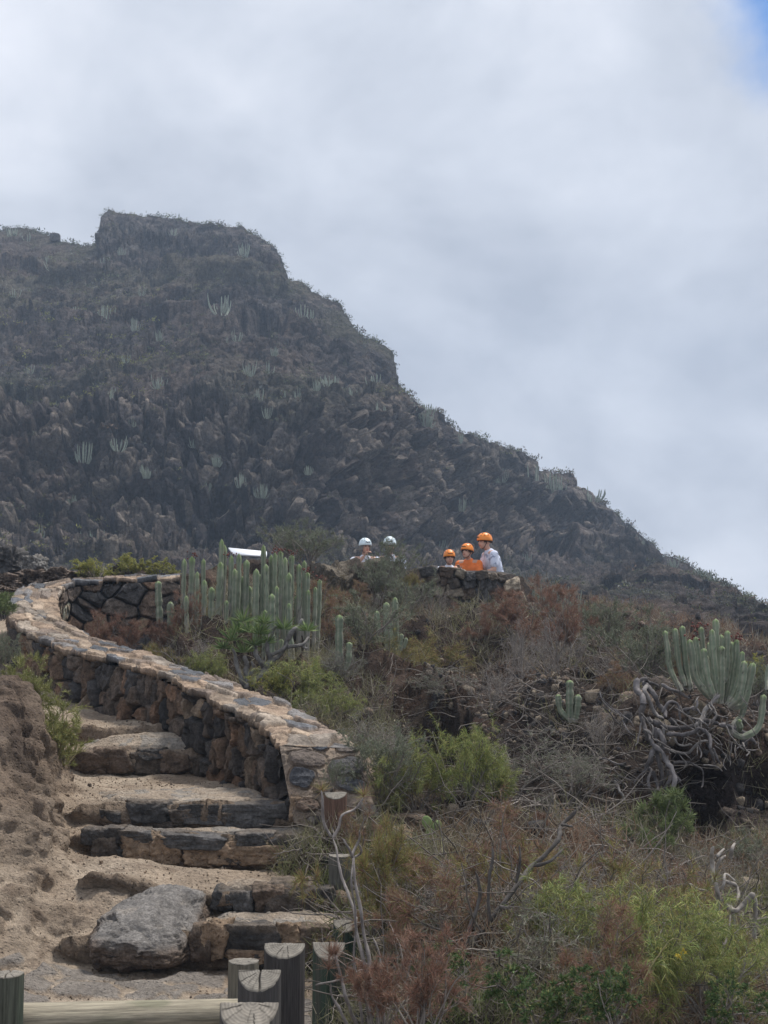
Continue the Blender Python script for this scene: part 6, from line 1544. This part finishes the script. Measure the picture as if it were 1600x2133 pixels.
d = unit(rg.normal(size=(n, m, 3)) * .7 + [0, 0, .8]); st = base[:, None] + rg.normal(size=(n, m, 3)) * .05
tip = st + d * hgt[:, None, None] * rg.uniform(.5, 1.3, (n, m, 1)); s_ = unit(np.cross(d, rg.normal(size=d.shape))) * np.interp(base[:, 1], [4, 16], [.0012, .0042])[:, None, None]
V = np.stack([st - s_, st + s_, tip], 2).reshape(-1, 3)
zone = np.interp(y, [1250, 1420, 1500, 1700, 2000], [.45, .1, -.2, .1, .25]) * (x > 880)
cc = mixc((0.205, 0.195, 0.105), (0.215, 0.135, 0.090), sstep(-.05, .35, key + zone * .8)); cc = mixc(cc, (0.14, 0.165, 0.06), sstep(.15, .4, -key) * sstep(1700, 1900, y)); cc = mixc(cc, (0.27, 0.24, 0.185), (rg.random(n) < .38) * 1.0)
C3 = np.repeat((cc[:, None] * rg.uniform(.65, 1.35, (n, m, 1)))[:, :, None], 3, 2)
g = Geo(); g.add(V, tris=np.arange(len(V)).reshape(-1, 3), col=C3)
tag(ob('undergrowth', g, M_LEAF, smooth=False), kind='stuff')
# fallen twigs
base, x, y = scatter_hill(3400, (1380, 2150), (680, 2000), 6)
d = rg.normal(size=(len(base), 3)) * [1, .7, .35] + [0, 0, -.05]
ok = ~((x > 1430) & (y > 1560) & (y < 1790)); base, d = base[ok], d[ok]
P_ = grow(base + [0, -.03, .04], d, rg.uniform(.15, .55, len(base)), 7, .22, 0, rg)
tubes(P_, np.linspace(1, .4, 7)[None] * (rg.uniform(.0022, .0055, len(base)))[:, None], 4, mixc((0.10, 0.088, 0.08), (0.25, 0.22, 0.195), rg.random(len(base))), gg := Geo())
tag(ob('fallen_twigs', gg, M_BARK), kind='stuff')
# rubble
base, x, y = scatter_hill(4200, (1250, 2000), (640, 1640), 7)
ok = (rg.random(len(x)) < .25 + .75 * ((y < 1560) & (x > 860))) ; base, x, y = base[ok], x[ok], y[ok]
g = Geo(); rocks_ = [rock((1, 1, .7), 50 + k, 2, 7, .05) for k in range(12)]
for k in range(len(base)):
    p, f = rocks_[k % 12]; s = rg.uniform(.015, .075) * (2.4 if rg.random() < .06 else 1)
    c0 = [(0.24, 0.195, 0.145), (0.12, 0.095, 0.078), (0.065, 0.06, 0.06), (0.20, 0.15, 0.115)][rg.integers(4)]
    g.add(p @ rotm(*rg.uniform(0, 6, 3)).T * s + base[k] + [0, -.01, .0], tris=f, col=np.array(c0) * rg.uniform(.7, 1.2))
tag(ob('rubble', g, M_STONE, smooth=False), kind='stuff')
# loose grit and pebbles on the path and bank
N_ = 4200
px_ = rg.uniform(-2.9, .05, N_); pd_ = rg.uniform(5.2, 11.8, N_); pz_ = path_z(px_, pd_)
ok = px_ < XR(pd_) - .05; px_, pd_, pz_ = px_[ok], pd_[ok], pz_[ok]
g = Geo()
for k in range(len(px_)):
    p, f = rocks_[k % 12]; s = rg.uniform(.004, .013) * (2.6 if rg.random() < .03 else 1)
    c0 = [(0.27, 0.20, 0.145), (0.18, 0.135, 0.10), (0.14, 0.115, 0.095), (0.33, 0.26, 0.19)][rg.integers(4)]
    g.add(p @ rotm(*rg.uniform(0, 6, 3)).T * s + [px_[k], pd_[k], pz_[k] + CAMZ + .003], tris=f, col=np.array(c0))
tag(ob('grit', g, M_SAND, smooth=False), kind='stuff')
# lumpy clods on the near side of the bend and rocks at the foot of the cliff
for k, (a, b, ya, yb_, D) in enumerate([(-20,60,1196,1232,17.6),(40,110,1190,1222,17.8),(95,160,1186,1216,17.8),(150,200,1192,1212,17.6),(0,50,1222,1250,17.2)]):
    o = rock_at('rock', a, b, ya, yb_, D, 60 + k, (0.21, 0.165, 0.135), .8, None, .2, 5, 12, .22, 0, M_EARTH)
    tag(o, ['lumpy brown rock outside the bend of the wall, at the edge of view', 'lumpy brown rock just above the bend of the wall', 'lumpy rock between the bend and the yellow-green bushes', 'small rock beside the first yellow-green bush', 'low rock beneath the one at the edge of view'][k], 'rock')
o = rock_at('rock', 52, 98, 1160, 1200, 22, 71, (0.19, 0.18, 0.165), .5, None, .2, 5, 14, .26); tag(o, 'pale lichen-grey boulder above the bend of the wall', 'rock')
o = rock_at('rock', -20, 50, 1140, 1205, 23, 73, (0.08, 0.075, 0.072), .8, None, .2, 5, 14, .26); tag(o, 'dark boulder beside the pale lichen-grey one', 'rock')
o = rock_at('rock', 105, 128, 486, 506, float(mnt(116, 503)[1]), 74, (0.09, 0.08, 0.075), 1.2, None, 0, 4, 9, .1); tag(o, 'lone dark boulder against the sky on the mountain ridge', 'rock')
for i, (x, y, s) in enumerate([(372,1252,0), (935,1268,1)]):
    shrub('rosette', 920, 1262, 34, 'small green succulent growing out of the parapet foot', D=18.7) if i else None
# prickly pears
def pear(label, px, py, D, pads):
    t = thing('prickly_pear', label, 'cactus', at(px, py, D)); l0 = np.array(t.location)
    for (dx, dy, w_, h_, a) in pads:
        v, f = ICO[3]; p = v * np.array([w_ / 2, 4, h_ / 2]) / F * D; p = p @ rotm(0, a, a * .7).T
        g = Geo(); g.add(p + np.asarray(at(px + dx, py + dy, D)) - l0, tris=f, col=(0.20, 0.27, 0.10)); ob('pad', g, M_CACTUS, t)
    return t
pear('pale green prickly pear pads beside the upright pitted tan rock', 898, 1735, 8.4, [(0,0,24,34,.2),(-8,-22,22,28,-.4),(12,-14,20,26,.6)])
pear('two dark green prickly pear pads on the bare red soil', 992, 1440, 13.2, [(0,0,22,16,.4),(-8,6,14,16,-.3)])
pear('bright green prickly pear pad above the root tangle', 1293, 1402, 12.5, [(0,0,14,8,.5),(6,6,8,8,0)])
